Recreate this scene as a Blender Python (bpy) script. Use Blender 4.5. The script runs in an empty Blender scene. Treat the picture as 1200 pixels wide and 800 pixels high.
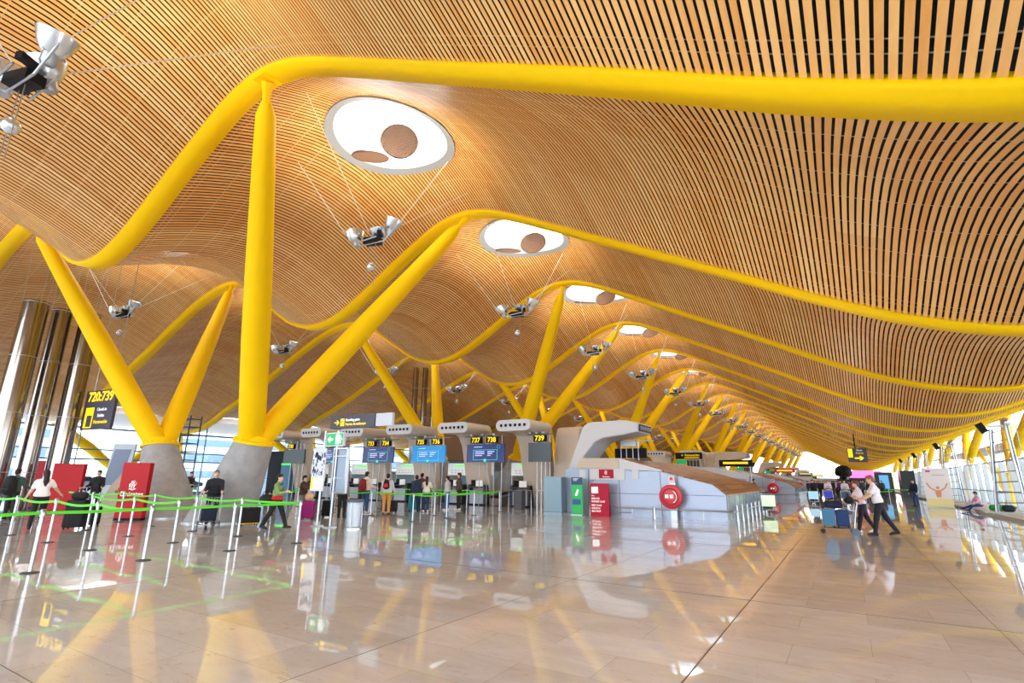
import bpy, bmesh, math, random
import numpy as np
from mathutils import Vector, Matrix
random.seed(7); RNG=np.random.default_rng(7)
C=bpy.context.scene.collection
PI=math.pi
# ------------------------------------------------------------------ materials
MATS={}
def nodes(m):
    m.use_nodes=True; nt=m.node_tree; return nt, nt.nodes, nt.links
def mat(name,col,rough=.5,metal=0,emis=0,ecol=None,noise=0,nscale=6,coat=0,spec=.5):
    if name in MATS: return MATS[name]
    m=bpy.data.materials.new(name); nt,N,L=nodes(m); b=N['Principled BSDF']
    c=(*col,1) if len(col)==3 else col
    b.inputs['Base Color'].default_value=c
    b.inputs['Roughness'].default_value=rough; b.inputs['Metallic'].default_value=metal
    b.inputs['Specular IOR Level'].default_value=spec
    if coat: b.inputs['Coat Weight'].default_value=coat; b.inputs['Coat Roughness'].default_value=.05
    if emis:
        b.inputs['Emission Color'].default_value=(*(ecol or col),1); b.inputs['Emission Strength'].default_value=emis
    if noise:
        t=N.new('ShaderNodeTexCoord'); n=N.new('ShaderNodeTexNoise'); n.inputs['Scale'].default_value=nscale; n.inputs['Detail'].default_value=5
        r=N.new('ShaderNodeValToRGB'); r.color_ramp.elements[0].position=.3; r.color_ramp.elements[1].position=.72
        r.color_ramp.elements[0].color=(*[max(0,x*(1-noise)) for x in col[:3]],1); r.color_ramp.elements[1].color=(*[min(1,x*(1+noise)) for x in col[:3]],1)
        L.new(t.outputs['Object'],n.inputs['Vector']); L.new(n.outputs['Fac'],r.inputs['Fac']); L.new(r.outputs['Color'],b.inputs['Base Color'])
    MATS[name]=m; return m
def col(r,g,b): # sRGB 0-255 -> linear
    f=lambda v:(v/255/12.92) if v/255<=.04045 else ((v/255+.055)/1.055)**2.4
    return (f(r),f(g),f(b))
def cm(r,g,b,rough=.6,**k): return mat('c_%d_%d_%d_%d'%(r,g,b,int(rough*100)),col(r,g,b),rough,**k)
YEL=mat('yellow_paint',col(255,206,0),.6,spec=.15)
CHROME=mat('brushed_steel',(.36,.38,.41),.28,1)
MIRROR=mat('polished_steel',(.33,.30,.28),.16,1)
STEEL=mat('satin_grey_metal',(.42,.45,.48),.35,.7)
WHITE=mat('white_lacquer',col(212,216,222),.4)
BEIGE=mat('beige_panel',col(208,194,178),.5)
BLACK=mat('black_plastic',(.008,.008,.01),.6,spec=.2)
DARK=mat('dark_grey',(.04,.045,.055),.5)
CONC=mat('concrete',col(158,158,160),.75,noise=.14,nscale=3)
GREENB=mat('green_belt',col(84,206,24),.6)
SILVER=mat('reflector_silver',(.72,.78,.82),.25,.85)
NAVY=mat('navy',col(28,42,84),.4); RUBBER=mat('rubber',(.02,.02,.02),.8)
def glass_mat(name,tint=(1,1,1),gl=.12,rough=.02):
    m=bpy.data.materials.new(name); nt,N,L=nodes(m); N.remove(N['Principled BSDF'])
    t=N.new('ShaderNodeBsdfTransparent'); t.inputs[0].default_value=(*tint,1)
    g=N.new('ShaderNodeBsdfGlossy'); g.inputs['Roughness'].default_value=rough
    f=N.new('ShaderNodeFresnel'); f.inputs[0].default_value=1.45
    mm=N.new('ShaderNodeMath'); mm.operation='MULTIPLY_ADD'; mm.inputs[1].default_value=.28; mm.inputs[2].default_value=gl*.2
    x=N.new('ShaderNodeMixShader'); L.new(f.outputs[0],mm.inputs[0]); L.new(mm.outputs[0],x.inputs[0]); L.new(t.outputs[0],x.inputs[1]); L.new(g.outputs[0],x.inputs[2])
    L.new(x.outputs[0],N['Material Output'].inputs[0]); return m
GLASS=glass_mat('clear_glass',(.93,.98,1))
def frost_mat():
    m=bpy.data.materials.new('frosted_glass'); nt,N,L=nodes(m); N.remove(N['Principled BSDF'])
    t=N.new('ShaderNodeBsdfTransparent'); d=N.new('ShaderNodeBsdfTranslucent'); d.inputs[0].default_value=(.9,.97,1,1)
    d2=N.new('ShaderNodeBsdfDiffuse'); d2.inputs[0].default_value=(.8,.92,.97,1)
    a=N.new('ShaderNodeMixShader'); a.inputs[0].default_value=.35; L.new(d.outputs[0],a.inputs[1]); L.new(d2.outputs[0],a.inputs[2])
    b=N.new('ShaderNodeMixShader'); b.inputs[0].default_value=.8; L.new(t.outputs[0],b.inputs[1]); L.new(a.outputs[0],b.inputs[2])
    L.new(b.outputs[0],N['Material Output'].inputs[0]); return m
FROST=frost_mat()
def wood_mat(name,c1,c2,attr=True):
    m=bpy.data.materials.new(name); nt,N,L=nodes(m); b=N['Principled BSDF']; b.inputs['Roughness'].default_value=.42; b.inputs['Specular IOR Level'].default_value=.3
    t=N.new('ShaderNodeTexCoord'); mp=N.new('ShaderNodeMapping'); mp.inputs['Scale'].default_value=(9,.5,9)
    n=N.new('ShaderNodeTexNoise'); n.inputs['Scale'].default_value=1.0; n.inputs['Detail'].default_value=4
    L.new(t.outputs['Object'],mp.inputs[0]); L.new(mp.outputs[0],n.inputs['Vector'])
    a=N.new('ShaderNodeAttribute'); a.attribute_name='tone'
    ad=N.new('ShaderNodeMath'); ad.operation='MULTIPLY_ADD'; ad.inputs[1].default_value=.45; L.new(n.outputs['Fac'],ad.inputs[0]); L.new(a.outputs['Fac'],ad.inputs[2])
    r=N.new('ShaderNodeValToRGB'); r.color_ramp.elements[0].position=.2; r.color_ramp.elements[1].position=1.1 if False else 1.0
    r.color_ramp.elements[0].color=(*c1,1); r.color_ramp.elements[1].color=(*c2,1)
    L.new(ad.outputs[0],r.inputs['Fac']); L.new(r.outputs[0],b.inputs['Base Color']); return m
WOOD=wood_mat('bamboo_slat',col(220,143,58),col(252,204,132))
def floor_mat():
    m=bpy.data.materials.new('polished_limestone'); nt,N,L=nodes(m); b=N['Principled BSDF']
    t=N.new('ShaderNodeTexCoord')
    mp=N.new('ShaderNodeMapping'); mp.inputs['Location'].default_value=(1.37,-.46,0); mp.inputs['Rotation'].default_value=(0,0,0)
    L.new(t.outputs['Object'],mp.inputs[0])
    br=N.new('ShaderNodeTexBrick'); br.offset=.5; br.inputs['Scale'].default_value=1; br.inputs['Brick Width'].default_value=1.36; br.inputs['Row Height'].default_value=.68
    br.inputs['Mortar Size'].default_value=.003; br.inputs['Mortar Smooth'].default_value=.1; br.inputs['Bias'].default_value=0
    br.inputs['Color1'].default_value=(*col(228,231,236),1); br.inputs['Color2'].default_value=(*col(208,208,210),1); br.inputs['Mortar'].default_value=(*col(168,162,156),1)
    L.new(mp.outputs[0],br.inputs['Vector'])
    n=N.new('ShaderNodeTexNoise'); n.inputs['Scale'].default_value=.9; n.inputs['Detail'].default_value=8; n.inputs['Roughness'].default_value=.65; n.inputs['Distortion'].default_value=1.2
    mp2=N.new('ShaderNodeMapping'); mp2.inputs['Scale'].default_value=(1,2.4,1); L.new(t.outputs['Object'],mp2.inputs[0]); L.new(mp2.outputs[0],n.inputs['Vector'])
    r=N.new('ShaderNodeValToRGB'); e=r.color_ramp.elements; e[0].position=.3; e[0].color=(.74,.72,.70,1); e[1].position=.62; e[1].color=(1.0,1.0,1.0,1)
    L.new(n.outputs['Fac'],r.inputs[0])
    mx=N.new('ShaderNodeMix'); mx.data_type='RGBA'; mx.blend_type='MULTIPLY'; mx.inputs['Factor'].default_value=.75
    L.new(br.outputs['Color'],mx.inputs['A']); L.new(r.outputs[0],mx.inputs['B'])
    n2=N.new('ShaderNodeTexNoise'); n2.inputs['Scale'].default_value=5; n2.inputs['Detail'].default_value=6; n2.inputs['Distortion'].default_value=2
    L.new(mp2.outputs[0],n2.inputs['Vector'])
    r2=N.new('ShaderNodeValToRGB'); e=r2.color_ramp.elements; e[0].position=.27; e[0].color=(.62,.48,.36,1); e[1].position=.4; e[1].color=(1,1,1,1); L.new(n2.outputs['Fac'],r2.inputs[0])
    mx2=N.new('ShaderNodeMix'); mx2.data_type='RGBA'; mx2.blend_type='MULTIPLY'; mx2.inputs['Factor'].default_value=.6
    L.new(mx.outputs['Result'],mx2.inputs['A']); L.new(r2.outputs[0],mx2.inputs['B'])
    L.new(mx2.outputs['Result'],b.inputs['Base Color'])
    b.inputs['Roughness'].default_value=.3; b.inputs['IOR'].default_value=1.5
    b.inputs['Coat Weight'].default_value=1; b.inputs['Coat Roughness'].default_value=.025; b.inputs['Coat IOR'].default_value=1.6
    nb=N.new('ShaderNodeTexNoise'); nb.inputs['Scale'].default_value=1.6; L.new(t.outputs['Object'],nb.inputs['Vector'])
    bp=N.new('ShaderNodeBump'); bp.inputs['Strength'].default_value=.02; bp.inputs['Distance'].default_value=.05; L.new(nb.outputs['Fac'],bp.inputs['Height'])
    L.new(bp.outputs[0],b.inputs['Coat Normal']); return m
FLOOR=floor_mat()
# ------------------------------------------------------------------ mesh building
class MB:
    def __init__(s): s.v=[]; s.f=[]
    def add(s,vs,fs):
        o=len(s.v); s.v+= [tuple(v) for v in vs]; s.f+=[tuple(i+o for i in f) for f in fs]; return s
    def box(s,c,d,rz=0,rx=0,ry=0):
        R=Matrix.Rotation(rz,3,'Z')@Matrix.Rotation(ry,3,'Y')@Matrix.Rotation(rx,3,'X')
        vs=[Vector(c)+R@Vector((x*d[0]/2,y*d[1]/2,z*d[2]/2)) for x in(-1,1) for y in(-1,1) for z in(-1,1)]
        return s.add(vs,[(0,1,3,2),(4,6,7,5),(0,4,5,1),(2,3,7,6),(0,2,6,4),(1,5,7,3)])
    def span(s,a,b):
        return s.box([(a[i]+b[i])/2 for i in range(3)],[abs(b[i]-a[i]) for i in range(3)])
    def tube(s,p,q,r0,r1=None,n=10,cap=True):
        r1=r0 if r1 is None else r1; p=Vector(p); q=Vector(q); d=(q-p)
        if d.length<1e-6: return s
        d.normalize(); u=d.orthogonal().normalized(); w=d.cross(u)
        vs=[]
        for c,r in((p,r0),(q,r1)):
            for i in range(n):
                a=2*PI*i/n; vs.append(c+u*math.cos(a)*r+w*math.sin(a)*r)
        fs=[(i,(i+1)%n,n+(i+1)%n,n+i) for i in range(n)]
        if cap: fs+=[tuple(range(n-1,-1,-1)),tuple(range(n,2*n))]
        return s.add(vs,fs)
    def path(s,pts,r,n=8):
        # r constant or list; parallel frames
        P=[Vector(p) for p in pts]; rs=r if isinstance(r,(list,tuple)) else [r]*len(P)
        vs=[]; u=None
        for i,p in enumerate(P):
            d=(P[min(i+1,len(P)-1)]-P[max(i-1,0)]).normalized()
            u=d.orthogonal().normalized() if u is None else (u-d*u.dot(d)).normalized()
            w=d.cross(u)
            for k in range(n):
                a=2*PI*k/n; vs.append(p+(u*math.cos(a)+w*math.sin(a))*rs[i])
        fs=[(i*n+k,i*n+(k+1)%n,(i+1)*n+(k+1)%n,(i+1)*n+k) for i in range(len(P)-1) for k in range(n)]
        fs+=[tuple(range(n-1,-1,-1)),tuple((len(P)-1)*n+k for k in range(n))]
        return s.add(vs,fs)
    def lathe(s,prof,c=(0,0,0),n=20,M=None,caps=True):
        vs=[]; M=M or Matrix.Identity(3); c=Vector(c)
        for r,z in prof:
            for k in range(n):
                a=2*PI*k/n; vs.append(c+M@Vector((r*math.cos(a),r*math.sin(a),z)))
        fs=[(i*n+k,i*n+(k+1)%n,(i+1)*n+(k+1)%n,(i+1)*n+k) for i in range(len(prof)-1) for k in range(n)]
        if caps: fs+=[tuple(range(n-1,-1,-1)),tuple((len(prof)-1)*n+k for k in range(n))]
        return s.add(vs,fs)
    def prism(s,poly,a,b,plane='xz'):
        # poly of 2D points extruded a..b along the third axis
        def P(u,v,w): return {'xz':(u,w,v),'yz':(w,u,v),'xy':(u,v,w)}[plane]
        n=len(poly); vs=[P(u,v,a) for u,v in poly]+[P(u,v,b) for u,v in poly]
        return s.add(vs,[(i,(i+1)%n,n+(i+1)%n,n+i) for i in range(n)]+[tuple(range(n-1,-1,-1)),tuple(range(n,2*n))])
    def ball(s,c,r,n=12,m=8):
        r=(r,r,r) if not isinstance(r,(tuple,list)) else r; vs=[]
        for i in range(m+1):
            t=PI*i/m
            for k in range(n):
                a=2*PI*k/n; vs.append((c[0]+r[0]*math.sin(t)*math.cos(a),c[1]+r[1]*math.sin(t)*math.sin(a),c[2]-r[2]*math.cos(t)))
        return s.add(vs,[(i*n+k,i*n+(k+1)%n,(i+1)*n+(k+1)%n,(i+1)*n+k) for i in range(m) for k in range(n)])
    def mesh(s,name,m,smooth=False,merge=False,bevel=0,segs=2):
        me=bpy.data.meshes.new(name); me.from_pydata(s.v,[],s.f)
        bm=bmesh.new(); bm.from_mesh(me)
        if merge: bmesh.ops.remove_doubles(bm,verts=bm.verts,dist=1e-4)
        bmesh.ops.recalc_face_normals(bm,faces=bm.faces)
        if bevel: bmesh.ops.bevel(bm,geom=list(bm.edges)+list(bm.verts),offset=bevel,segments=segs,affect='EDGES',profile=.5,clamp_overlap=True)
        bm.to_mesh(me); bm.free()
        me.materials.append(m)
        if smooth:
            me.polygons.foreach_set('use_smooth',[True]*len(me.polygons))
            try: me.set_sharp_from_angle(angle=math.radians(40))
            except Exception: pass
        return me
    def build(s,name,m,parent=None,smooth=False,bevel=0,segs=2,loc=None,label=None,merge=False):
        o=bpy.data.objects.new(name,s.mesh(name,m,smooth,merge,bevel,segs)); C.objects.link(o)
        if parent is not None: o.parent=parent
        if loc is not None: o.location=loc
        if label: o['label']=label
        return o
def tag(o,label=None,cat=None,group=None,kind=None):
    if label: o['label']=label
    if cat: o['category']=cat
    if group: o['group']=group
    if kind: o['kind']=kind
    return o
def thing(name,label,cat,loc=(0,0,0),rz=0,group=None):
    o=bpy.data.objects.new(name,None); o.empty_display_size=.2; C.objects.link(o); o.location=loc; o.rotation_euler=(0,0,rz)
    return tag(o,label,cat,group)
def struct(o): o['kind']='structure'; return o
def copy_tree(o,loc=None,rz=None,label=None,group=None,par=None,scale=None):
    c=o.copy(); C.objects.link(c)
    if par is not None: c.parent=par
    if loc is not None: c.location=loc
    if rz is not None: c.rotation_euler=(0,0,rz)
    if scale: c.scale=(scale,)*3
    if label: c['label']=label
    if group: c['group']=group
    for ch in list(o.children): copy_tree(ch,par=c)
    return c
ORD=['nearest','second nearest','third nearest','fourth nearest','fifth nearest','sixth nearest','seventh nearest','eighth nearest','ninth nearest','tenth nearest','eleventh nearest','twelfth nearest']
def text(s,size,loc,rot,m,parent=None,name='lettering',depth=.004,align='CENTER',bold=0,sx=1):
    cu=bpy.data.curves.new('t','FONT'); cu.body=s; cu.size=size; cu.align_x=align; cu.align_y='CENTER'; cu.extrude=depth; cu.offset=bold*size; cu.resolution_u=3
    t=bpy.data.objects.new('t',cu); C.objects.link(t); bpy.context.view_layer.update()
    me=bpy.data.meshes.new_from_object(t.evaluated_get(bpy.context.evaluated_depsgraph_get())); bpy.data.objects.remove(t); bpy.data.curves.remove(cu)
    me.name=name; me.materials.clear(); me.materials.append(m)
    if sx!=1:
        for v in me.vertices: v.co.x*=sx
    o=bpy.data.objects.new(name,me); C.objects.link(o); o.location=loc; o.rotation_euler=rot
    if parent is not None: o.parent=parent
    return o
FRONT=(PI/2,0,0)   # text readable from -Y
def face(dx,dy): return math.atan2(-dx,dy)
def lookang(x,y): # rz that turns a thing built facing -Y towards the entrance side viewpoint
    return math.atan2(y,x)+PI/2-PI*0 - PI if False else math.atan2(-x,y)
# ------------------------------------------------------------------ camera
cd=bpy.data.cameras.new('camera'); cam=bpy.data.objects.new('camera',cd); C.objects.link(cam)
F_,PT,RO,YA=611.06,14.647,.661,32.081
cd.sensor_width=36; cd.lens=F_*36/1200; cd.clip_end=2000; cd.clip_start=.05
yr,pr,rr=map(math.radians,(YA,PT,RO))
fwd=Vector((-math.sin(yr),math.cos(yr),0)); rgt=Vector((math.cos(yr),math.sin(yr),0)); up=Vector((0,0,1))
fw=fwd*math.cos(pr)+up*math.sin(pr); u0=up*math.cos(pr)-fwd*math.sin(pr)
r=rgt*math.cos(rr)+u0*math.sin(rr); u=u0*math.cos(rr)-rgt*math.sin(rr)
cam.matrix_world=Matrix(((r.x,u.x,-fw.x,0),(r.y,u.y,-fw.y,0),(r.z,u.z,-fw.z,1.619),(0,0,0,1)))
bpy.context.scene.camera=cam
# ------------------------------------------------------------------ roof profile
PX=[-52,-49.5,-46.6,-43.9,-39.6,-34.8,-32.6,-31.2,-28.9,-27.4,-26,-24.2,-22.6,-21,-20.4,-19,-17.5,-16,-15,-13.5,-12.1,-10.8,-9.9,-8.6,-6,-4,-2,0,2,3.7,5.2,6.3,7.7,9.6,12.0,12.6]
PZ=[5.3,5.2,5.6,6.75,8.43,10.68,11.62,12.05,12.35,12.05,11.15,9.95,9.0,8.6,8.6,8.95,9.72,10.6,11.15,11.87,12.12,11.87,11.5,10.85,9.5,8.47,7.42,6.35,5.45,4.98,4.87,5.03,5.5,6.2,7.1,7.32]
PX=np.array(PX); PZ=np.array(PZ); _s=np.gradient(PZ,PX)
def prof(x):
    x=np.asarray(x,float); i=np.clip(np.searchsorted(PX,x)-1,0,len(PX)-2); h=PX[i+1]-PX[i]; t=(x-PX[i])/h
    return (2*t**3-3*t**2+1)*PZ[i]+(t**3-2*t**2+t)*h*_s[i]+(-2*t**3+3*t**2)*PZ[i+1]+(t**3-t**2)*h*_s[i+1]
Y0=6.25; BW=.6; S=9.0; K0,K1=-2,24
XL,XR=-50.5,12.5
def bulge(t,x=-20.0): return (1.25-.40*np.clip((np.asarray(x)+9)/8,0,1))*np.sin(PI*np.clip(t,0,1))
xs=np.linspace(XL,XR,1200); zs=prof(xs); arc=np.concatenate([[0],np.cumsum(np.hypot(np.diff(xs),np.diff(zs)))])
def at_arc(a):
    x=np.interp(a,arc,xs); z=prof(x); e=1e-3; dz=(prof(x+e)-prof(x-e))/(2*e); L=np.sqrt(1+dz*dz); return x,z,-dz/L,1/L
def zc(x,y):
    k=math.floor((y-Y0)/S); t=(y-Y0-k*S-BW)/(S-BW); return float(prof(x)+bulge(t,x))
SKX={'A':-11.95,'B':-29.1}; SKR=2.08
# slats
PITCH=.13; WID=.089
pos=np.arange(.08,arc[-1]-.1,PITCH)
xa,za,_,_=at_arc(pos-WID/2); xb,zb,_,_=at_arc(pos+WID/2); xc=(xa+xb)/2
def np_mesh(name,V,Q,m,tone=None):
    me=bpy.data.meshes.new(name); me.vertices.add(len(V)); me.vertices.foreach_set('co',np.asarray(V,np.float32).ravel())
    Q=np.asarray(Q,np.int32); n=Q.shape[1]
    me.loops.add(Q.size); me.loops.foreach_set('vertex_index',Q.ravel()); me.polygons.add(len(Q)); me.polygons.foreach_set('loop_start',np.arange(0,Q.size,n,dtype=np.int32))
    try: me.polygons.foreach_set('loop_total',np.full(len(Q),n,dtype=np.int32))
    except Exception: pass
    me.update(calc_edges=True); me.materials.append(m)
    if tone is not None:
        a=me.attributes.new('tone','FLOAT','FACE'); a.data.foreach_set('value',np.asarray(tone,np.float32))
    return me
V=[];Q=[];T=[];nv=0
lowf=RNG.random(4000)
for k in range(K0,K1):
    ys=Y0+k*S+BW; ye=Y0+(k+1)*S; yc=(ys+ye)/2
    nseg=12 if k<6 else (8 if k<12 else 5)
    for i in range(len(pos)):
        pieces=[(ys,ye)]
        for kx in SKX.values():
            d=xc[i]-kx
            if abs(d)<SKR:
                dy=math.sqrt(SKR*SKR-d*d); pieces=[(ys,yc-dy),(yc+dy,ye)]
        for a,b in pieces:
            ns=nseg if len(pieces)==1 else max(2,nseg//2)
            y=np.linspace(a,b,ns+1); t=(y-ys)/(S-BW); bz=bulge(t,xc[i])
            v=np.empty((2*(ns+1),3)); v[0::2,0]=xa[i]; v[1::2,0]=xb[i]; v[0::2,1]=y; v[1::2,1]=y; v[0::2,2]=za[i]+bz; v[1::2,2]=zb[i]+bz
            j=np.arange(ns)*2+nv; Q.append(np.stack([j,j+1,j+3,j+2],1)); V.append(v); nv+=len(v)
            tt=np.arange(ns)/ns; pan=(tt*3).astype(int)
            T.append(.12+.5*RNG.random()*.6+.25*lowf[(i//7*3+pan+k*37)%4000])
ceil=bpy.data.objects.new('ceiling',np_mesh('ceiling',np.concatenate(V),np.concatenate(Q),WOOD,np.concatenate(T))); C.objects.link(ceil); struct(ceil)
ceil['label']='undulating ceiling of thin bamboo slats'
# closed deck over the slats and the light metal rails that carry them
gx=np.linspace(0,arc[-1],130); X,Z,NX,NZ=at_arc(gx)
def surf(y0,y1,off,ny,ends=None):
    ys=np.linspace(y0,y1,ny); V=[]
    for y in ys:
        k=math.floor((y-Y0)/S); t=(y-Y0-k*S-BW)/(S-BW); V.append(np.stack([X+NX*off,np.full_like(X,y),Z+NZ*off+bulge(t,X)],1))
    V=np.concatenate(V); n=len(X); Q=[(a*n+b,a*n+b+1,(a+1)*n+b+1,(a+1)*n+b) for a in range(ny-1) for b in range(n-1)]; return V,np.array(Q)
V,Qd=surf(Y0+K0*S,Y0+K1*S,.55,(K1-K0)*8+1)
DECK=mat('roof_deck_dark',(.016,.02,.026),.8)
o=bpy.data.objects.new('roof_deck',np_mesh('roof_deck',V,Qd,DECK)); C.objects.link(o); o.parent=ceil
RAIL=mat('ceiling_rail',(.40,.42,.44),.5,.3)
V=[];Q=[];nv=0
for k in range(K0,12):
    for f in (.03,.05,.16,.27,.38,.5,.62,.73,.84,.95,.97):
        y=Y0+k*S+BW+f*(S-BW); b=bulge(f,X); n=len(X)
        for (d,w) in ((0,.015),):
            lo=np.stack([X+NX*.05,np.full(n,y-w),Z+NZ*.05+b],1); hi=lo.copy(); hi[:,1]=y+w
            V+= [lo,hi]; j=np.arange(n-1)+nv; Q.append(np.stack([j,j+1,j+1+n,j+n],1)); nv+=2*n
o=bpy.data.objects.new('slat_rail',np_mesh('slat_rail',np.concatenate(V),np.concatenate(Q),RAIL)); C.objects.link(o); o.parent=ceil
# ------------------------------------------------------------------ yellow beams
gx=np.linspace(0,arc[-1],170); X,Z,NX,NZ=at_arc(gx)
def beam_mesh():
    n=len(X); V=[]
    for (yy,off) in ((0,-.12),(BW,-.12),(BW,.06),(0,.06)):
        V.append(np.stack([X+NX*off,np.full(n,yy),Z+NZ*off],1))
    V=np.concatenate(V); Q=[]
    for a in range(4):
        b=(a+1)%4
        for i in range(n-1): Q.append((a*n+i,b*n+i,b*n+i+1,a*n+i+1))
    Q+= [(0,3*n,2*n,n),(n-1,2*n-1,3*n-1,4*n-1)]
    me=np_mesh('roof_beam',V,Q,YEL); bm=bmesh.new(); bm.from_mesh(me); bmesh.ops.recalc_face_normals(bm,faces=bm.faces); bm.to_mesh(me); bm.free(); return me
bmesh_=beam_mesh()
def web_mesh():
    n=len(X); V=[]
    for off in (.05,.56): V.append(np.stack([X+NX*off,np.full(n,BW/2),Z+NZ*off],1))
    return np_mesh('upper_web',np.concatenate(V),[(i,i+1,n+i+1,n+i) for i in range(n-1)],DECK)
wmesh_=web_mesh()
for k in range(0,K1+1):
    o=bpy.data.objects.new('roof_beam',bmesh_); C.objects.link(o); o.location=(0,Y0+k*S,0)
    lab='yellow wavy steel roof beam, %s of the parallel beams'%ORD[k] if k<9 else 'small distant yellow wavy roof beam in the far repeating row'
    if k==0: lab='wide yellow wavy roof beam crossing the top of the hall, nearest of all beams'
    tag(o,lab,'beam','yellow wavy roof beams')
    w_=bpy.data.objects.new('upper_web',wmesh_); C.objects.link(w_); w_.parent=o
# ------------------------------------------------------------------ floor and shell
m=MB().add([(-47.4,-14,0),(8.1,-14,0),(8.1,226,0),(-47.4,226,0)],[(0,1,2,3)])
fl=m.build('floor',FLOOR); struct(fl)
JOINT=mat('joint_brass',col(92,76,62),.4,.2)
j=MB()
for x in (-1.37,-4.09,-9.5,-14.9,3.9,1.25): j.span((x-.006,-6,0),(x+.006,120,.003)) if x in(-1.37,) else j.span((x-.002,-6,0),(x+.002,100,.002))
for y in (1.98,8.52,15.0,21.5,28,41,54): j.span((-46,y-.0025,0),(6,y+.0025,.003))
j.build('floor_joint',JOINT,fl)
OUT=mat('outside_paving',col(205,208,210),.8,noise=.08)
g=MB().add([(-400,-200,-.08),(400,-200,-.08),(400,600,-.08),(-400,600,-.08)],[(0,1,2,3)]).build('ground',OUT); struct(g)
# glazed sides
def facade(name,x,ys,ye,zt,hz,step,mw=.06,vs=None,hmat=STEEL):
    gl=MB().add([(x,ys,0),(x,ye,0),(x,ye,zt),(x,ys,zt)],[(0,1,2,3)]).build(name,GLASS); struct(gl)
    m=MB()
    y=ys
    while y<=ye+.01: m.span((x-mw,y-mw/2,0),(x+mw,y+mw/2,zt)); y+=step
    m.build('mullion',hmat,gl)
    m=MB()
    for z,w in hz: m.span((x-mw*1.5,ys,z-w/2),(x+mw*1.5,ye,z+w/2))
    m.build('transom',hmat,gl); return gl
BLUEST=mat('blue_grey_steel',col(96,128,150),.4,.3)
wl=facade('wall_left',-47,-11,222,6.0,[(.1,.2),(2.6,.12),(3.3,.1),(4.85,.14)],4.5,.06,hmat=BLUEST)
wr=facade('wall_right',9.0,-11,222,6.1,[(.1,.2),(3.1,.08)],9,.025,hmat=WHITE)
m=MB()
for y0 in (222.6,-11.9):
    pass
wb=MB().add([(-47,222.5,0),(9,222.5,0),(9,222.5,12),(-47,222.5,12)],[(0,1,2,3)]).build('wall_back',GLASS); struct(wb)
m=MB()
for x in range(-47,10,4): m.span((x-.08,222.4,0),(x+.08,222.6,12))
for z in (3,6,9): m.span((-47,222.4,z-.07),(9,222.6,z+.07))
m.build('mullion',STEEL,wb)
wf=MB().add([(-47,-11.6,0),(9,-11.6,0),(9,-11.6,12),(-47,-11.6,12)],[(0,1,2,3)]).build('wall_front',GLASS); struct(wf)
m=MB()
for x in range(-47,10,4): m.span((x-.08,-11.7,0),(x+.08,-11.5,12))
for z in (3,6,9): m.span((-47,-11.7,z-.07),(9,-11.5,z+.07))
m.build('mullion',STEEL,wf)
for i in range(5):  # added backdrop blocks that hide the bright outside behind the columns
    t=thing('backdrop_block','long low brown backdrop block added behind the left row of columns, %s of five'%['nearest','second nearest','middle','second furthest','furthest'][i],'backdrop block',(-40,60+31*i,0))
    MB().span((-1.5,-15.4,0),(1.5,15.4,7.2)).build('wall_panel',mat('brown_block',col(120,92,66),.7,noise=.1),t)
    MB().span((1.5,-13.5,2.6),(1.56,13.5,3.6)).build('glazed_band',mat('dark_band',col(60,70,84),.3),t)
# kerb by the right glass, and the white glass fins standing on it
KERB=mat('kerb_wood',col(178,158,140),.35,noise=.1)
kb=MB().span((6.15,6,0),(8.6,150,.12)).build('trim_1',KERB); struct(kb)
MB().span((6.09,6,.0),(6.15,150,.14)).build('kerb_edge',CHROME,kb)
FIN=mat('white_fin',col(225,240,248),.25,emis=.8,ecol=(.74,.92,1))  # glow stands in for sky light from behind; no fin uses it
k=0
y=20.0
fins=[]
while y<118:
    if not fins:
        t=thing('glass_fin','tall white frosted glass fin on the right hand kerb, one of the long row','glass panel',(8.15,y,.12),0,'frosted glass fins along the right windows')
        MB().box((0,0,1.4),(.24,.04,2.8)).build('panel',FROST,t); MB().box((-.14,0,1.4),(.04,.06,2.85)).build('post',CHROME,t)
        fins=[t]
    else: copy_tree(fins[0],(8.15,y,.12))
    y+=2.4
hr=MB(); 
for z in (1.15,): hr.tube((7.78,18,z),(7.78,120,z),.035,n=8)
tag(hr.build('handrail',CHROME,smooth=True),'long steel handrail in front of the white glass fins on the right','handrail')
# V struts carrying the roof edge
def vstrut_mesh(sgn,bx,bz,tx,tz):
    m1=MB(); m1.path([(bx-.5*sgn,0,0),(bx-.25*sgn,0,bz*.55),(bx,0,bz)],[.30,.32,.34],12)
    return m1
def vstrut(y,sgn,bx,bz,tx,tz,label,group):
    t=thing('roof_strut',label,'strut',(0,y,0),0,group)
    vstrut_mesh(sgn,bx,bz,tx,tz).build('stem',YEL,t,smooth=True)
    for s in (-1,1):
        MB().path([(bx,0,bz-.2),(bx+(tx-bx)*.5,s*2.0,bz+(tz-bz)*.5),(tx,s*4.2,tz)],[.24,.38,.36],12).build('arm',YEL,t,smooth=True)
    return t
for i in range(0,10):
    y=19.75+18*i; vstrut(y,1,10.83,3.0,12,7.1,'yellow V shaped strut outside the right glass, %s of its row'%ORD[i],'yellow struts along the right glass')
for i in range(0,5):
    y=1.75+18*i; vstrut(y,-1,-49.3,1.9,-50.3,5.1,'yellow V shaped strut beyond the left windows, %s of its row'%ORD[i],'yellow struts beyond the left windows')
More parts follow.
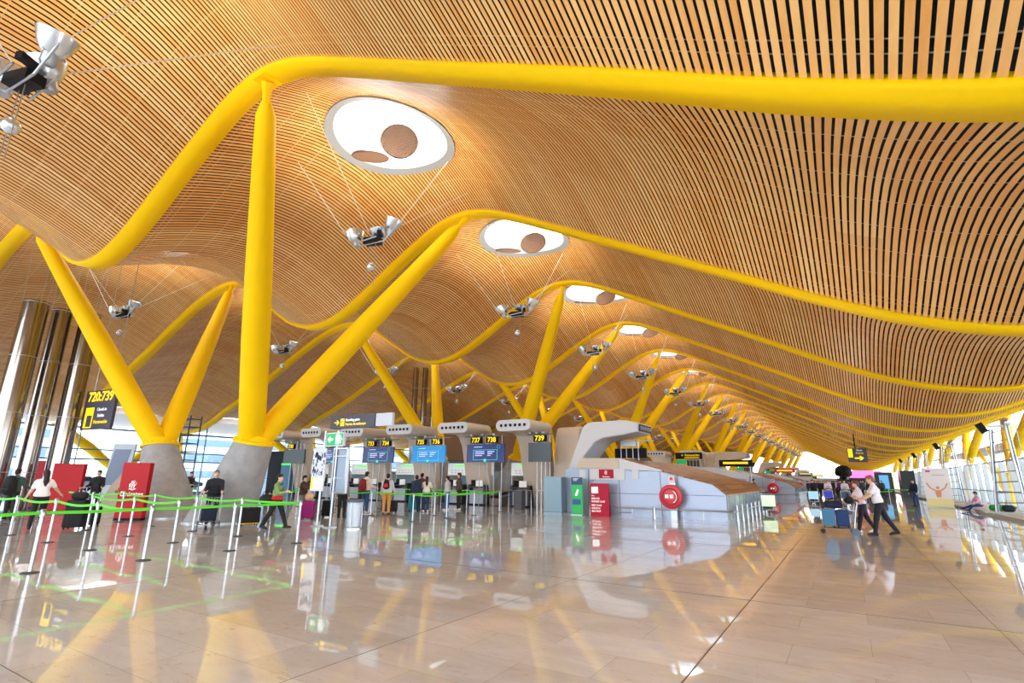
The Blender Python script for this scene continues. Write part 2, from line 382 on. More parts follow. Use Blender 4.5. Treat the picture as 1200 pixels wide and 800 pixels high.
# outer canopy beyond the right facade
t=thing('outer_canopy','slatted wooden canopy outside beyond the right roof edge','canopy',(0,0,0))
cx=np.linspace(17,30,14); cz=6.6+1.6*np.sin((cx-17)/13*PI*.6)
mm=MB()
for i in range(13):
    mm.add([(cx[i],-10,cz[i]),(cx[i+1],-10,cz[i+1]),(cx[i+1],200,cz[i+1]),(cx[i],200,cz[i])],[(0,1,2,3)])
mm.build('soffit',mat('canopy_wood',col(150,110,70),.6,noise=.2,nscale=1),t)
for y in range(18,110,18):
    for q in (-4,4): MB().tube((20,y,0),(18.2,y+q,6.8),.3,.25).build('support',YEL,t)
# ------------------------------------------------------------------ forked columns
def column(row,k):
    s=1 if row=='A' else -1
    y=11.05+18*k
    bx=-19.1 if s>0 else -22.7; tx=-17.6 if s>0 else -24.2; ax=-12.05 if s>0 else -28.95
    y_=y
    lab={('A',0):'yellow forked column on a leaning concrete foot behind the man with the trolley, biggest in view',
         ('B',0):'yellow forked column on a concrete foot behind the red totem at left'}.get((row,k))
    if lab is None:
        lab='yellow forked column, %s of the %s row'%(ORD[k],'right hand' if row=='A' else 'left hand') if k<6 else 'distant yellow forked column far down the %s row'%('right hand' if row=='A' else 'left hand')
    t=thing('forked_column',lab,'column',(bx,y,0),0,'yellow forked columns, %s row'%('right' if row=='A' else 'left'))
    dx=tx-bx; H=2.73; n=28; m=MB(); V=[]
    prof_=[(0,1.14,1.1),(.06,1.14,1.1),(.9,1.0,.96),(1.8,.82,.8),(2.6,.66,.66),(H,.62,.62)]
    for z,rx,ry in prof_:
        for i in range(n):
            a=2*PI*i/n; V.append((dx*(z/H)+rx*math.cos(a)+(.0),ry*math.sin(a),z-(0.12*math.cos(a)*s if z>=2.6 else 0)))
    m.add(V,[(a*n+i,a*n+(i+1)%n,(a+1)*n+(i+1)%n,(a+1)*n+i) for a in range(len(prof_)-1) for i in range(n)]+[tuple(range(n-1,-1,-1)),tuple((len(prof_)-1)*n+i for i in range(n))])
    m.build('concrete_base',CONC,t,smooth=True)
    MB().lathe([(1.18,0),(1.18,.05),(1.12,.05)],n=28).build('base_ring',STEEL,t)
    R=Matrix.Rotation(math.atan2(.12*s,.62),3,'Y'); 
    c=MB().lathe([(.70,0),(.70,.10),(.60,.12),(.58,.3)],c=(dx,0,H-.03),n=28,M=R); c.build('flange_collar',YEL,t,smooth=True)
    if k<3:
        b=MB()
        for i in range(20):
            a=2*PI*i/20; b.lathe([(.035,0),(.035,.06)],c=Vector((dx,0,H+.06))+R@Vector((.65*math.cos(a),.65*math.sin(a),0)),n=6,M=R)
        b.build('bolt_ring',YEL,t)
    for sy in (-1,1):
        p0=Vector((dx,sy*.12,H+.05)); p1=Vector((ax-bx,sy*4.5,12.12-.15 if s>0 else 12.2))
        # stop a little short of the beam, joined by a pin plate
        d=(p1-p0).normalized(); q=p1-d*.55
        P=[p0+(q-p0)*f for f in (0,.12,.35,.6,.85,.97,1)]
        a=MB().path(P,[.40,.43,.43,.38,.31,.26,.14],20).build('arm',YEL,t,smooth=True)
        if k<5:
            pl=MB(); mid=p1-d*.35
            pl.path([q-d*.1,mid,p1],[.13,.11,.17],8); pl.box(p1-Vector((0,0,-.05)),(.55,.5,.12)); pl.build('pin_joint',YEL,a)
for k in range(0,12): column('A',k)
for k in range(0,9): column('B',k)
# ------------------------------------------------------------------ skylights
SKY=mat('skylight_glow',(1,1,1),.5,emis=4.0,ecol=(.95,.98,1))
RIM=mat('skylight_rim',(.30,.33,.36),.5,.2)
LOUV=mat('louvre_brown',col(120,92,76),.6)
def skylight(row,k,full):
    x0=SKX[row]; y0=Y0+k*S+BW+(S-BW)/2; z0=zc(x0,y0)
    t=thing('skylight','round white skylight between the beams, %s in the %s row'%(ORD[k+1] if k+1<9 and k+1>=0 else 'far','main' if row=='A' else 'left') ,'skylight',(x0,y0,z0),0,'round skylights %s'%row)
    n=40; V=[]
    def ring(r,dz): 
        return [(r*math.cos(2*PI*i/n),r*math.sin(2*PI*i/n),zc(x0+r*math.cos(2*PI*i/n),y0+r*math.sin(2*PI*i/n))-z0+dz) for i in range(n)]
    V=ring(SKR+.12,-.05)+ring(SKR-.16,-.05)+ring(SKR-.16,.48)+ring(SKR+.12,.48)
    MB().add(V,[(a*n+i,a*n+(i+1)%n,((a+1)%4)*n+(i+1)%n,((a+1)%4)*n+i) for a in range(4) for i in range(n)]).build('frame',RIM,t,smooth=True)
    V=ring(SKR-.1,.42)+ring(SKR*.7,.46)+ring(SKR*.35,.47)
    MB().add(V+[(0,0,.48)],[(a*n+i,a*n+(i+1)%n,(a+1)*n+(i+1)%n,(a+1)*n+i) for a in (0,1) for i in range(n)]+[(2*n+i,2*n+(i+1)%n,3*n) for i in range(n)]).build('glass',SKY,t)
    if full:
        for (dx,dy,dz,nn) in ((.66,-.25,-.95,(-.35,.25,.9)),(-.75,-.2,-1.0,(.17,-.24,.98))):
            R=Vector((0,0,1)).rotation_difference(Vector(nn)).to_matrix(); c=Vector((dx,dy,dz)); m=MB(); r_=.62
            m.lathe([(r_,-.004),(r_,.004)],c=c,n=28,M=R); m.lathe([(r_,-.03),(r_,.03),(r_-.03,.03),(r_-.03,-.03)],c=c,n=28,M=R,caps=False)
            for i in range(-8,9):
                q=i/9*r_; h=math.sqrt(r_*r_-q*q)
                for (a,b) in (((q,-h),(q,h)),((-h,q),(h,q))):
                    m.tube(c+R@Vector((a[0],a[1],0)),c+R@Vector((b[0],b[1],0)),.021,n=4)
            d=m.build('louvre_disc',LOUV,t)
            for ang in (.5,2.6,4.5):
                w=MB(); w.tube(c+R@Vector((r_*math.cos(ang),r_*math.sin(ang),0)),Vector((SKR*.93*math.cos(ang),SKR*.93*math.sin(ang),.05)),.008,n=4); w.build('wire',STEEL,d)
    return t
for k in range(-1,K1-1): skylight('A',k,k<6)
for k in range(-1,14): skylight('B',k,k<3)
# ------------------------------------------------------------------ hanging uplight clusters
def cluster_proto():
    t=thing('uplight_cluster','x','lamp',(0,0,0))
    def bowl(c,tilt,ax):
        R=Matrix.Rotation(tilt,3,ax)
        b=MB().lathe([(.07,-.16),(.16,-.12),(.24,0),(.30,.17),(.31,.2),(.285,.18),(.22,.02),(.1,-.09),(.02,-.1)],c=c,n=20,M=R,caps=False); o=b.build('reflector_bowl',SILVER,t,smooth=True)
        MB().lathe([(.09,-.34),(.12,-.3),(.12,-.14),(.06,-.14)],c=c,n=12,M=R).build('lamp_housing',STEEL,o,smooth=True)
    bowl((-.72,-.1,.12),-.35,'Y'); bowl((0,.25,.22),.3,'X'); bowl((.72,.1,.3),.35,'Y')
    m=MB(); m.box((0,0,-.12),(.55,.3,.2),rz=.3); m.box((.42,-.1,.0),(.12,.3,.12),rz=.5); m.box((-.38,.08,-.02),(.25,.16,.12),rz=-.3); m.build('control_gear',BLACK,t)
    m=MB()
    for a,b in (((-.9,-.2,.1),(-.45,-.1,-.22)),((-.45,-.1,-.22),(.5,0,-.22)),((.5,0,-.22),(.95,.1,.25)),((-.4,.2,-.2),(.3,.3,.0)),((-.3,-.3,-.2),(.4,-.25,-.15)),((-.9,-.2,.1),(-.6,.2,.2)),((.95,.1,.25),(.6,.3,.2))): m.tube(a,b,.022,n=6)
    m.build('frame',STEEL,t)
    m=MB()
    for a,b in (((-.95,-.2,.1),(-1.5,-.5,1)),((0,.3,.2),(.25,1.2,1)),((.95,.1,.25),(1.1,.5,1)),((.0,-.2,.1),(.1,-1.1,1))):
        a=Vector(a); b=Vector(b); d=b-a; m.tube(a,a+d*(3.0/d.z),.012,n=4)
    m.build('cable',mat('cable',(.75,.72,.65),.5),t)
    m=MB().ball((0,0,-1.0),.14); b=m.build('lower_lamp',SILVER,t,smooth=True)
    m=MB(); 
    for s in (-1,1): m.tube((s*.14,0,-.25),(s*.17,0,-1.7),.01,n=4)
    m.build('rod',STEEL,b); return t
cp=cluster_proto(); first=True
def uplight(x,y,z,power):
    l=bpy.data.lights.new('uplight','SPOT'); l.energy=power; l.spot_size=math.radians(150); l.spot_blend=.8; l.shadow_soft_size=.25; l.color=(1,.86,.66)
    o=bpy.data.objects.new('uplight',l); C.objects.link(o); o.location=(x,y,z+.6); o.rotation_euler=(PI,0,0)
UPW=420
for row,x,z in (('A',-12.1,9.1),('B',-29.6,9.35)):
    for k in range(-1,20 if row=='A' else 14):
        y=10.75+9*k
        if row=='A' and k==-1: x_=-11.0;y_=1.9;z_=8.15
        else: x_,y_,z_=x,y,z
        lab=('cluster of silver uplight bowls hung on cables, %s in the %s row'%(ORD[k+1],'main' if row=='A' else 'left')) if k<7 else 'small distant cluster of silver uplight bowls hung under the far ceiling'
        if first: cp.location=(x_,y_,z_); tag(cp,lab,group='hanging uplight clusters'); first=False
        else: copy_tree(cp,(x_,y_,z_),label=lab,group='hanging uplight clusters')
        uplight(x_,y_,z_,UPW)
# ------------------------------------------------------------------ light
for k in range(-2,12):
    for x,e in ((-2.5,260),(-20.9,200)):
        l=bpy.data.lights.new('fill_uplight','SPOT'); l.energy=e; l.spot_size=math.radians(165); l.spot_blend=1; l.shadow_soft_size=0; l.color=(1,.97,.93)  # unseen upward spots near the floor, added to fill the ceiling with light
        o=bpy.data.objects.new('fill_uplight',l); C.objects.link(o); o.location=(x,2+14*k,.5); o.rotation_euler=(PI,0,0)
sc=bpy.context.scene
w=bpy.data.worlds.new('sky'); sc.world=w; w.use_nodes=True; N=w.node_tree.nodes; L=w.node_tree.links
bg=N['Background']; tc=N.new('ShaderNodeTexCoord'); sp=N.new('ShaderNodeSeparateXYZ'); L.new(tc.outputs['Generated'],sp.inputs[0])
rp=N.new('ShaderNodeValToRGB'); e=rp.color_ramp.elements; e[0].position=.0; e[0].color=(.92,.96,1,1); e[1].position=.7; e[1].color=(.42,.62,.95,1)
L.new(sp.outputs['Z'],rp.inputs[0])
nz=N.new('ShaderNodeTexNoise'); nz.inputs['Scale'].default_value=3; nz.inputs['Detail'].default_value=6; L.new(tc.outputs['Generated'],nz.inputs['Vector'])
cr=N.new('ShaderNodeValToRGB'); cr.color_ramp.elements[0].position=.42; cr.color_ramp.elements[1].position=.6; L.new(nz.outputs['Fac'],cr.inputs[0])
mx=N.new('ShaderNodeMix'); mx.data_type='RGBA'; L.new(cr.outputs[0],mx.inputs['Factor']); L.new(rp.outputs[0],mx.inputs['A']); mx.inputs['B'].default_value=(1,1,1,1)
L.new(mx.outputs['Result'],bg.inputs['Color']); bg.inputs['Strength'].default_value=3.2
sc.view_settings.view_transform='Standard'; sc.view_settings.exposure=1.0
sc.cycles.max_bounces=8; sc.cycles.diffuse_bounces=4; sc.cycles.glossy_bounces=4; sc.cycles.transparent_max_bounces=12
sc.cycles.caustics_reflective=False; sc.cycles.caustics_refractive=False; sc.cycles.sample_clamp_indirect=6
# ------------------------------------------------------------------ figures: smooth bodies from blended limb volumes
def nets(F,org,h):
    nx,ny,nz=F.shape; acc=np.zeros((nx,ny,nz,3)); cnt=np.zeros((nx,ny,nz)); E=[]
    for ax in range(3):
        sl=[slice(None)]*3; sh=[slice(None)]*3; sl[ax]=slice(0,-1); sh[ax]=slice(1,None)
        A=F[tuple(sl)]; B=F[tuple(sh)]; idx=np.argwhere((A<0)!=(B<0)); a=A[tuple(idx.T)]; b=B[tuple(idx.T)]
        pos=idx.astype(float); pos[:,ax]+=a/(a-b); o1,o2=[(1,2),(2,0),(0,1)][ax]
        for d1 in(0,1):
            for d2 in(0,1):
                c=idx.copy(); c[:,o1]-=d1; c[:,o2]-=d2; np.add.at(acc,tuple(c.T),pos); np.add.at(cnt,tuple(c.T),1)
        E.append((idx,a<0,o1,o2))
    cells=np.argwhere(cnt>0); num=-np.ones((nx,ny,nz),int); num[tuple(cells.T)]=np.arange(len(cells))
    V=acc[tuple(cells.T)]/cnt[tuple(cells.T)][:,None]*h+org
    Q=[]
    for idx,neg,o1,o2 in E:
        def n_(d1,d2):
            c=idx.copy(); c[:,o1]-=d1; c[:,o2]-=d2; return num[tuple(c.T)]
        q=np.stack([n_(0,0),n_(1,0),n_(1,1),n_(0,1)],1); q[~neg]=q[~neg][:,::-1]; Q.append(q)
    return V,np.concatenate(Q)[:,::-1]
def volume(prims,h=.02,k=.025):
    lo=np.array([9e9]*3); hi=-lo
    for p in prims:
        if p[0]=='c':
            for q,r in((p[1],p[3]),(p[2],p[4])): lo=np.minimum(lo,np.array(q)-r); hi=np.maximum(hi,np.array(q)+r)
        else: lo=np.minimum(lo,np.array(p[1])-max(p[2])); hi=np.maximum(hi,np.array(p[1])+max(p[2]))
    lo-=3*h; hi+=3*h; n=np.ceil((hi-lo)/h).astype(int)+1; F=np.full(n,1.0)
    for p in prims:
        if p[0]=='c': a=np.array(p[1],float); b=np.array(p[2],float); ra,rb=p[3],p[4]; l=np.minimum(a-ra,b-rb); u=np.maximum(a+ra,b+rb)
        else: a=np.array(p[1],float); R=np.array(p[2],float); l=a-max(R); u=a+max(R)
        i0=np.maximum(((l-lo)/h-4).astype(int),0); i1=np.minimum(((u-lo)/h+5).astype(int),n)
        g=np.stack(np.meshgrid(*[np.arange(i0[j],i1[j])*h+lo[j] for j in range(3)],indexing='ij'),-1)
        if p[0]=='c':
            ab=b-a; t=np.clip(((g-a)@ab)/max(ab@ab,1e-9),0,1); d=np.linalg.norm(g-a-t[...,None]*ab,axis=-1)-(ra+(rb-ra)*t)
        else:
            v=(g-a)
            if len(p)>3: v=v@np.array(p[3])
            q=np.linalg.norm(v/R,axis=-1); d=(q-1)*min(R)
            d=np.where(q>1e-6,q*(q-1)/np.maximum(np.linalg.norm(v/(R*R),axis=-1),1e-6),-min(R))
        kk=p[5] if p[0]=='c' and len(p)>5 else k
        S_=tuple(slice(i0[j],i1[j]) for j in range(3)); f=F[S_]; hh=np.clip(.5+.5*(f-d)/kk,0,1); F[S_]=f*(1-hh)+d*hh-kk*hh*(1-hh)
    return nets(F,lo,h)
def vol_obj(name,prims,m,parent,h=.02,k=.025):
    V,Q=volume(prims,h,k); me=np_mesh(name,V,Q,m); me.polygons.foreach_set('use_smooth',[True]*len(me.polygons))
    o=bpy.data.objects.new(name,me); C.objects.link(o)
    if parent is not None: o.parent=parent
    return o
def vrot(v,ang): # rotate in the sagittal plane (forward lean positive): x right, y forward, z up
    c,s=math.cos(ang),math.sin(ang); return np.array([v[0],v[1]*c+v[2]*s,-v[1]*s+v[2]*c])
SKIN=[cm(222,178,150,.55),cm(196,146,112,.55),cm(150,104,76,.55)]
def person(loc,f,label,top=(30,30,34),legs=(24,26,34),hair=(28,20,16),skin=0,H=1.72,lean=0,thigh=(0,0),knee=(0,0),arm=((0,.12,.15),(0,.12,.15)),
           sleeve=1,longhair=0,shoes=(24,24,26),head=(0,0),q=.02,sit=0,female=0,coat=0,group=None,shorts=0,grip=0):
    sc_=H/1.72; rd=math.radians
    P={}
    hipw=.095; shw=.175 if female else .2
    pel=np.array([0,0,.93])
    L=lambda v: pel+vrot(np.array(v)-pel,rd(lean))
    P['chest']=L((0,.0,1.27)); P['belly']=L((0,.005,1.08)); P['neck']=L((0,-.005,1.46)); 
    hd=P['neck']+vrot(np.array([0,.015,.15]),rd(lean*.4+head[0])); P['head']=hd
    sk=[];tp=[];tr=[];sh=[];hr_=[]
    W=.88 if female else 1.0
    torso=[('c',L((-.07*W,0,.98)),L((.07*W,0,.98)),.115,.115),('c',L((-.055*W,0,1.10)),L((.055*W,0,1.10)),.105*W,.105*W),('c',L((-.085*W,.005,1.27)),L((.085*W,.005,1.27)),.115*W,.115*W),('c',L((-shw*.65,-.01,1.38)),L((shw*.65,-.01,1.38)),.06,.06)]
    sk+=torso; sk+=[('c',P['neck']-vrot(np.array([0,0,.06]),rd(lean)),hd,.055,.05)]
    yaw=rd(head[1]); Rh=np.array([[math.cos(yaw),-math.sin(yaw),0],[math.sin(yaw),math.cos(yaw),0],[0,0,1]])
    hh=lambda x,y,z: hd+Rh@vrot(np.array([x,y,z]),rd(lean*.4+head[0]))
    sk+=[('e',hd,(.075,.09,.112)),('e',hh(0,.03,-.055),(.055,.06,.055)),('c',hh(0,.088,.0),hh(0,.103,-.028),.012,.016,.012),('c',hh(-.078,-.005,-.01),hh(-.082,-.01,.02),.012,.014,.008),('c',hh(.078,-.005,-.01),hh(.082,-.01,.02),.012,.014,.008),('c',hh(-.018,.088,-.058),hh(.018,.088,-.058),.009,.009,.012)]
    hr_+=[('e',hh(0,-.022,.03),(.086,.095,.105)),('e',hh(0,.03,.075),(.07,.07,.045)),('e',hh(0,-.05,-.02),(.075,.06,.075))]
    if longhair==1: hr_+=[('c',hh(0,-.07,-.02),hh(0,-.11,-.22),.075,.07),('c',hh(0,-.11,-.22),hh(0,-.115,-.34),.07,.035)]
    if longhair==2: hr_+=[('c',hh(0,-.09,.03),hh(0,-.15,-.02),.04,.045),('c',hh(0,-.15,-.02),hh(0,-.15,-.22),.045,.02)]
    hands=[]
    for i,sx in ((0,-1),(1,1)):
        up_,out,el=arm[i][:3]; inw=arm[i][3] if len(arm[i])>3 else 0
        s0=L((sx*shw*.97,-.01,1.375))
        d=np.array([sx*math.sin(rd(out*57.3 if abs(out)<2 else out)),0,-math.cos(rd(out*57.3 if abs(out)<2 else out))]); d=vrot(d,-rd(up_)); d=d/np.linalg.norm(d)
        e0=s0+d*.285
        d2=vrot(np.array([sx*math.sin(out-inw),0,-math.cos(out)]),-rd(up_+ (el*57.3 if abs(el)<3.2 else el))); d2=d2/np.linalg.norm(d2)
        w0=e0+d2*.25; hand=w0+d2*.085
        sk+=[('c',s0,e0,.052,.042),('c',e0,w0,.04,.027),('e',w0+d2*.05,(.04,.04,.045))]
        side=np.cross(d2,np.array([0,1,0])); side=side/max(np.linalg.norm(side),1e-6); pal=np.cross(side,d2)*sx
        if np.linalg.norm(side)<.1: side=np.array([1,0,0])
        for fi,(o_,ln) in enumerate(((-.03,.062),(-.01,.075),(.01,.07),(.03,.055))):
            b=w0+d2*.085+pal*o_; curl=.5+.7*grip; m1=b+d2*ln*.5; m2=m1+(d2*math.cos(curl)-sx*side*math.sin(curl)*.9)*ln*.5
            sk+=[('c',b,m1,.0105,.0100,.004),('c',m1,m2,.0100,.0085,.006)]
        tb=w0+d2*.03+pal*(-.035); sk+=[('c',tb,tb+(d2*.7-pal*.7)*.05,.014,.011,.01)]
        sl=.25
        tp+=[('c',s0,e0,.064,.055)]
        if sleeve==1: tp+=[('c',e0,w0-d2*.01,.055,.043)]
        elif sleeve==0: tp[-1]=('c',s0,s0+d*.17,.068,.062)
        hands.append(hand)
    tp+=[('c',L((-.075*W,0,1.0 if not coat else .9)),L((.075*W,0,1.0 if not coat else .9)),.135,.135),('c',L((-.06*W,0,1.12)),L((.06*W,0,1.12)),.122*W,.122*W),('c',L((-.085*W,.005,1.27)),L((.085*W,.005,1.27)),.135*W,.135*W),('c',L((-shw*.66,-.01,1.385)),L((shw*.66,-.01,1.385)),.072,.072),('c',L((-shw*.4,-.01,1.41)),L((shw*.4,-.01,1.41)),.062,.062),('c',L((0,-.01,1.42)),L((0,-.01,1.475)),.07,.06)]
    low=9
    for i,sx in ((0,-1),(1,1)):
        a=rd(thigh[i]); kb=rd(knee[i]); h0=pel+np.array([sx*hipw,0,-.02])
        d1=np.array([sx*.03+(sx*.12 if sit else 0),math.sin(a),-math.cos(a)]); k0=h0+d1*.42
        d2=np.array([0,math.sin(a-kb),-math.cos(a-kb)]); a0=k0+d2*.41
        ft=np.array([sx*.08,math.cos(min(0,a-kb)*.5),math.sin(min(0,a-kb)*.55) if not sit else .3]); ft=ft/np.linalg.norm(ft)
        sk+=[('c',h0,k0,.085,.056),('c',k0,k0+d2*.14,.054,.056),('c',k0+d2*.14,a0,.056,.036),('c',a0-d2*-.02,a0+ft*.1+np.array([0,0,-.05]),.036,.03)]
        w_=1.12 if not shorts else 1.2
        tr+=[('c',h0+np.array([0,0,.02]),k0,.103,.074)]
        if not shorts: tr+=[('c',k0,a0+d2*.01,.072,.056)]
        heel=a0+np.array([0,-.035,-.045]); toe=a0+ft*.17+np.array([0,0,-.055])
        sh+=[('c',heel,a0+ft*.09+np.array([0,0,-.045]),.045,.043),('c',a0+ft*.09+np.array([0,0,-.045]),toe,.043,.034),('c',a0+np.array([0,-.01,.0]),heel,.045,.045)]
        low=min(low,(heel[2]-.045),(toe[2]-.036))
    tr+=[('c',pel+np.array([-.06,0,.03]),pel+np.array([.06,0,.03]),.122,.122)]
    def shift(pr):
        out=[]
        for p in pr:
            p=list(p); p[1]=(np.array(p[1])-np.array([0,0,low]))*sc_
            if p[0]=='c': p[2]=(np.array(p[2])-np.array([0,0,low]))*sc_; p[3]*=sc_; p[4]*=sc_
            else: p[2]=tuple(x*sc_ for x in p[2])
            out.append(tuple(p))
        return out
    if sit: low+=0
    b=vol_obj('person',shift(sk),SKIN[skin],None,q if q>.018 else .0125,.02); b.location=loc; b.rotation_euler=(0,0,f)
    tag(b,label,'person',group)
    vol_obj('hair',shift(hr_),cm(*hair,rough=.7),b,q,.02)
    vol_obj('jacket' if sleeve==1 else 't_shirt',shift(tp),cm(*top,rough=.8),b,q,.035)
    vol_obj('trousers' if not shorts else 'shorts',shift(tr),cm(*legs,rough=.8),b,q,.03)
    vol_obj('shoe',shift(sh[:3]),cm(*shoes,rough=.6),b,q,.015); vol_obj('shoe',shift(sh[3:]),cm(*shoes,rough=.6),b,q,.015)
    if q<=.02:
        m=MB(); z=np.array([0,0,low])
        for sx in (-1,1):
            m.ball(tuple((hh(sx*.031,.081,.012)-z)*sc_),.009*sc_,8,6)
        m.build('eyes',BLACK,b,smooth=True)
        m=MB(); m.tube((hh(-.022,.096,-.058)-z)*sc_,(hh(.022,.096,-.058)-z)*sc_,.004,n=6); m.build('mouth',cm(150,80,74,.6),b)
    b['_top']=0; del b['_top']
    return b
IR=Vector((.847,.531)) ; AW=Vector((-.531,.847))   # across the hall to the right, and away from the entrance
def dirang(v): return math.atan2(-v[0],v[1])
R_=dirang(IR); L_=dirang(-IR); A_=dirang(AW); T_=dirang(-AW)
# ------------------------------------------------------------------ luggage and bags
def suitcase(loc,rz,c,label,w=.45,d=.27,h=.65,group=None,handle=.35,ribs=True):
    t=thing('suitcase',label,'suitcase',loc,rz,group); M_=cm(*[int(v*.8) for v in c],rough=.6,spec=.3)
    MB().box((0,0,.06+h/2),(w,d,h)).build('shell',M_,t,smooth=True,bevel=.045,segs=3)
    if ribs:
        m=MB()
        for i in range(5): m.box((-w*.36+i*w*.18,0,.06+h/2),(.018,d+.014,h*.8))
        m.build('rib',M_,t)
    m=MB()
    for sx in(-1,1): m.tube((sx*.09,d*.3,.06+h),(sx*.09,d*.3,.06+h+handle),.01,n=8)
    m.tube((-.1,d*.3,.06+h+handle),(.1,d*.3,.06+h+handle),.014,n=8); m.build('handle',STEEL,t)
    for sx in(-1,1):
        for sy in(-1,1): MB().tube((sx*w*.38-.012,sy*d*.36,.03),(sx*w*.38+.012,sy*d*.36,.03),.03,n=12).build('wheel',RUBBER,t)
    return t
def duffel(loc,rz,c,label,w=.5,h=.26,d=.28,name='duffel_bag'):
    o=vol_obj(name,[('c',(-w/2+h/2,0,h/2),(w/2-h/2,0,h/2),h/2,h/2),('c',(-w/2+h/2,d/2-.1,h*.4),(w/2-h/2,d/2-.1,h*.4),h*.4,h*.4)],cm(*c,rough=.85),None,.02); o.location=loc; o.rotation_euler=(0,0,rz)
    tag(o,label,'bag')
    MB().path([(-.12,.02,h*.9),(-.1,.02,h*1.25),(0,.02,h*1.35),(.1,.02,h*1.25),(.12,.02,h*.9)],.011,6).build('strap',BLACK,o,smooth=True)
    return o
def backpack(p,f,c,label,z=1.24,s=1,c2=None,back=.25):
    # sits on the back of somebody standing at p facing f
    d=Vector((-math.sin(f),math.cos(f))); loc=(p[0]-d.x*back,p[1]-d.y*back,z)
    o=vol_obj('backpack',[('c',(0,0,-.15*s),(0,.01,.12*s),.13*s,.11*s),('c',(-.05*s,0,-.13*s),(-.04*s,0,.1*s),.12*s,.1*s),('c',(.05*s,0,-.13*s),(.04*s,0,.1*s),.12*s,.1*s)],cm(*c,rough=.8),None,.018); o.location=loc; o.rotation_euler=(0,0,f); tag(o,label,'backpack')
    vol_obj('pocket',[('c',(-.05*s,-.1*s,-.12*s),(.05*s,-.1*s,-.12*s),.06*s,.06*s),('c',(-.05*s,-.1*s,-.04*s),(.05*s,-.1*s,-.04*s),.055*s,.055*s)],cm(*(c2 or c),rough=.8),o,.018)
    m=MB()
    for sx in(-1,1): m.path([(sx*.1,.08,.16*s),(sx*.12,.2,.21),(sx*.125,.36,.16),(sx*.125,.40,-.02),(sx*.13,.28,-.16),(sx*.1,.08,-.18*s)],.014,6)
    m.build('strap',cm(*c,rough=.8),o,smooth=True); return o
def trolley(loc,rz,label,ad=None,group=None):
    # built with the handle at +y (pusher side), nose at -y... nose points along +y of travel
    t=thing('luggage_trolley',label,'trolley',loc,rz,group)
    m=MB(); m.path([(-.3,-.35,.2),(-.28,.2,.17),(-.12,.55,.16),(.12,.55,.16),(.28,.2,.17),(.3,-.35,.2)],.018,8); m.tube((-.3,-.3,.19),(.3,-.3,.19),.016,n=8)
    for x in (-.15,0,.15): m.tube((x,-.33,.19),(x*.7,.53,.165),.012,n=6)
    m.build('base_frame',CHROME,t,smooth=True)
    m=MB(); m.path([(-.29,-.35,.2),(-.28,-.42,.6),(-.27,-.52,1.0)],.018,8); m.path([(.29,-.35,.2),(.28,-.42,.6),(.27,-.52,1.0)],.018,8); m.tube((-.28,-.43,.62),(.28,-.43,.62),.014,n=8); m.build('upright',CHROME,t,smooth=True)
    MB().path([(-.3,-.53,1.0),(-.28,-.56,1.03),(.28,-.56,1.03),(.3,-.53,1.0)],.024,8).build('handle_bar',BLACK,t,smooth=True)
    m=MB()
    for i in range(7): m.tube((-.24+i*.08,-.46,.72),(-.24+i*.08,-.3,.74),.006,n=4); m.tube((-.24+i*.08,-.3,.74),(-.24+i*.08,-.3,.92),.006,n=4)
    m.tube((-.26,-.3,.92),(.26,-.3,.92),.01,n=6); m.build('basket',CHROME,t)
    for x,y,r in ((-.3,-.38,.1),(.3,-.38,.1),(0,.5,.07)): MB().tube((x-.02,y,r),(x+.02,y,r),r,n=18).build('wheel',RUBBER if r<.1 else cm(90,110,130,.5),t,smooth=False)
    if ad:
        a=MB().box((0,.5,.62),(.62,.03,.52)).build('ad_panel',ad,t); MB().span((-.33,.485,.34),(.33,.49,.9)).build('panel_frame',CHROME,a)
    return t
# ------------------------------------------------------------------ people near the column at left
def wp(x,y,z=0): return (x,y,z)
P1=(-25.2,7.0)
person((*P1,0),A_+.2,'person at the left edge wearing a big black backpack, seen from behind',top=(60,90,88),legs=(30,30,34),q=.02,arm=((35,.15,.6),(30,.15,.6)))
backpack(P1,A_+.2,(18,18,20),'large black backpack on the person at the left edge',s=1.35,z=1.2,back=.28)
PW=(-20.48,6.35)
person((*PW,0),dirang(Vector((-.93,.36))),'woman in white t-shirt and black trousers with long dark hair, seen from behind',top=(238,232,234),legs=(22,22,28),hair=(34,20,18),sleeve=0,longhair=1,female=1,H=1.68,thigh=(-14,10),knee=(8,2),arm=((5,.35,.5),(30,.5,.3)),q=.0125,shoes=(20,20,22),head=(0,20))
suitcase((-19.62,7.0,0),A_+.2,(20,20,24),'large black suitcase beside the woman in the white t-shirt',w=.52,d=.32,h=.78)
suitcase((-20.15,7.65,0),A_-.5,(26,26,30),'black upright cabin case behind the large black suitcase',w=.4,d=.25,h=.6)
duffel((-19.62,7.0,.845),A_+.2,(24,22,26),'black soft bag lying on top of the large black suitcase',w=.45,h=.22)
person((-27.4,10.3,0),T_+.3,'man in black sweater with printed chest standing behind the belts at left',top=(22,22,26),legs=(24,24,30),q=.02,arm=((15,.2,1.0),(15,.2,1.0)))
person((-31.0,16.0,0),T_+.1,'woman in black coat with reddish hair left of the big leaning column foot',top=(18,18,22),legs=(18,18,22),hair=(120,66,36),female=1,longhair=1,coat=1,q=.024,arm=((60,.3,1.4),(20,.2,.6)))
person((-30.4,17.2,0),T_-.5,'person in dark clothes standing right behind the woman in the black coat',top=(30,30,40),legs=(20,20,26),q=.024)
person((-42.5,23.8,0),R_,'distant person in black leaning at the left windows',top=(20,22,28),legs=(30,30,36),q=.03,lean=15,arm=((40,.2,.8),(40,.2,.8)))
PM=(-17.7,9.95)
FM=dirang(Vector((.84,-.54)))
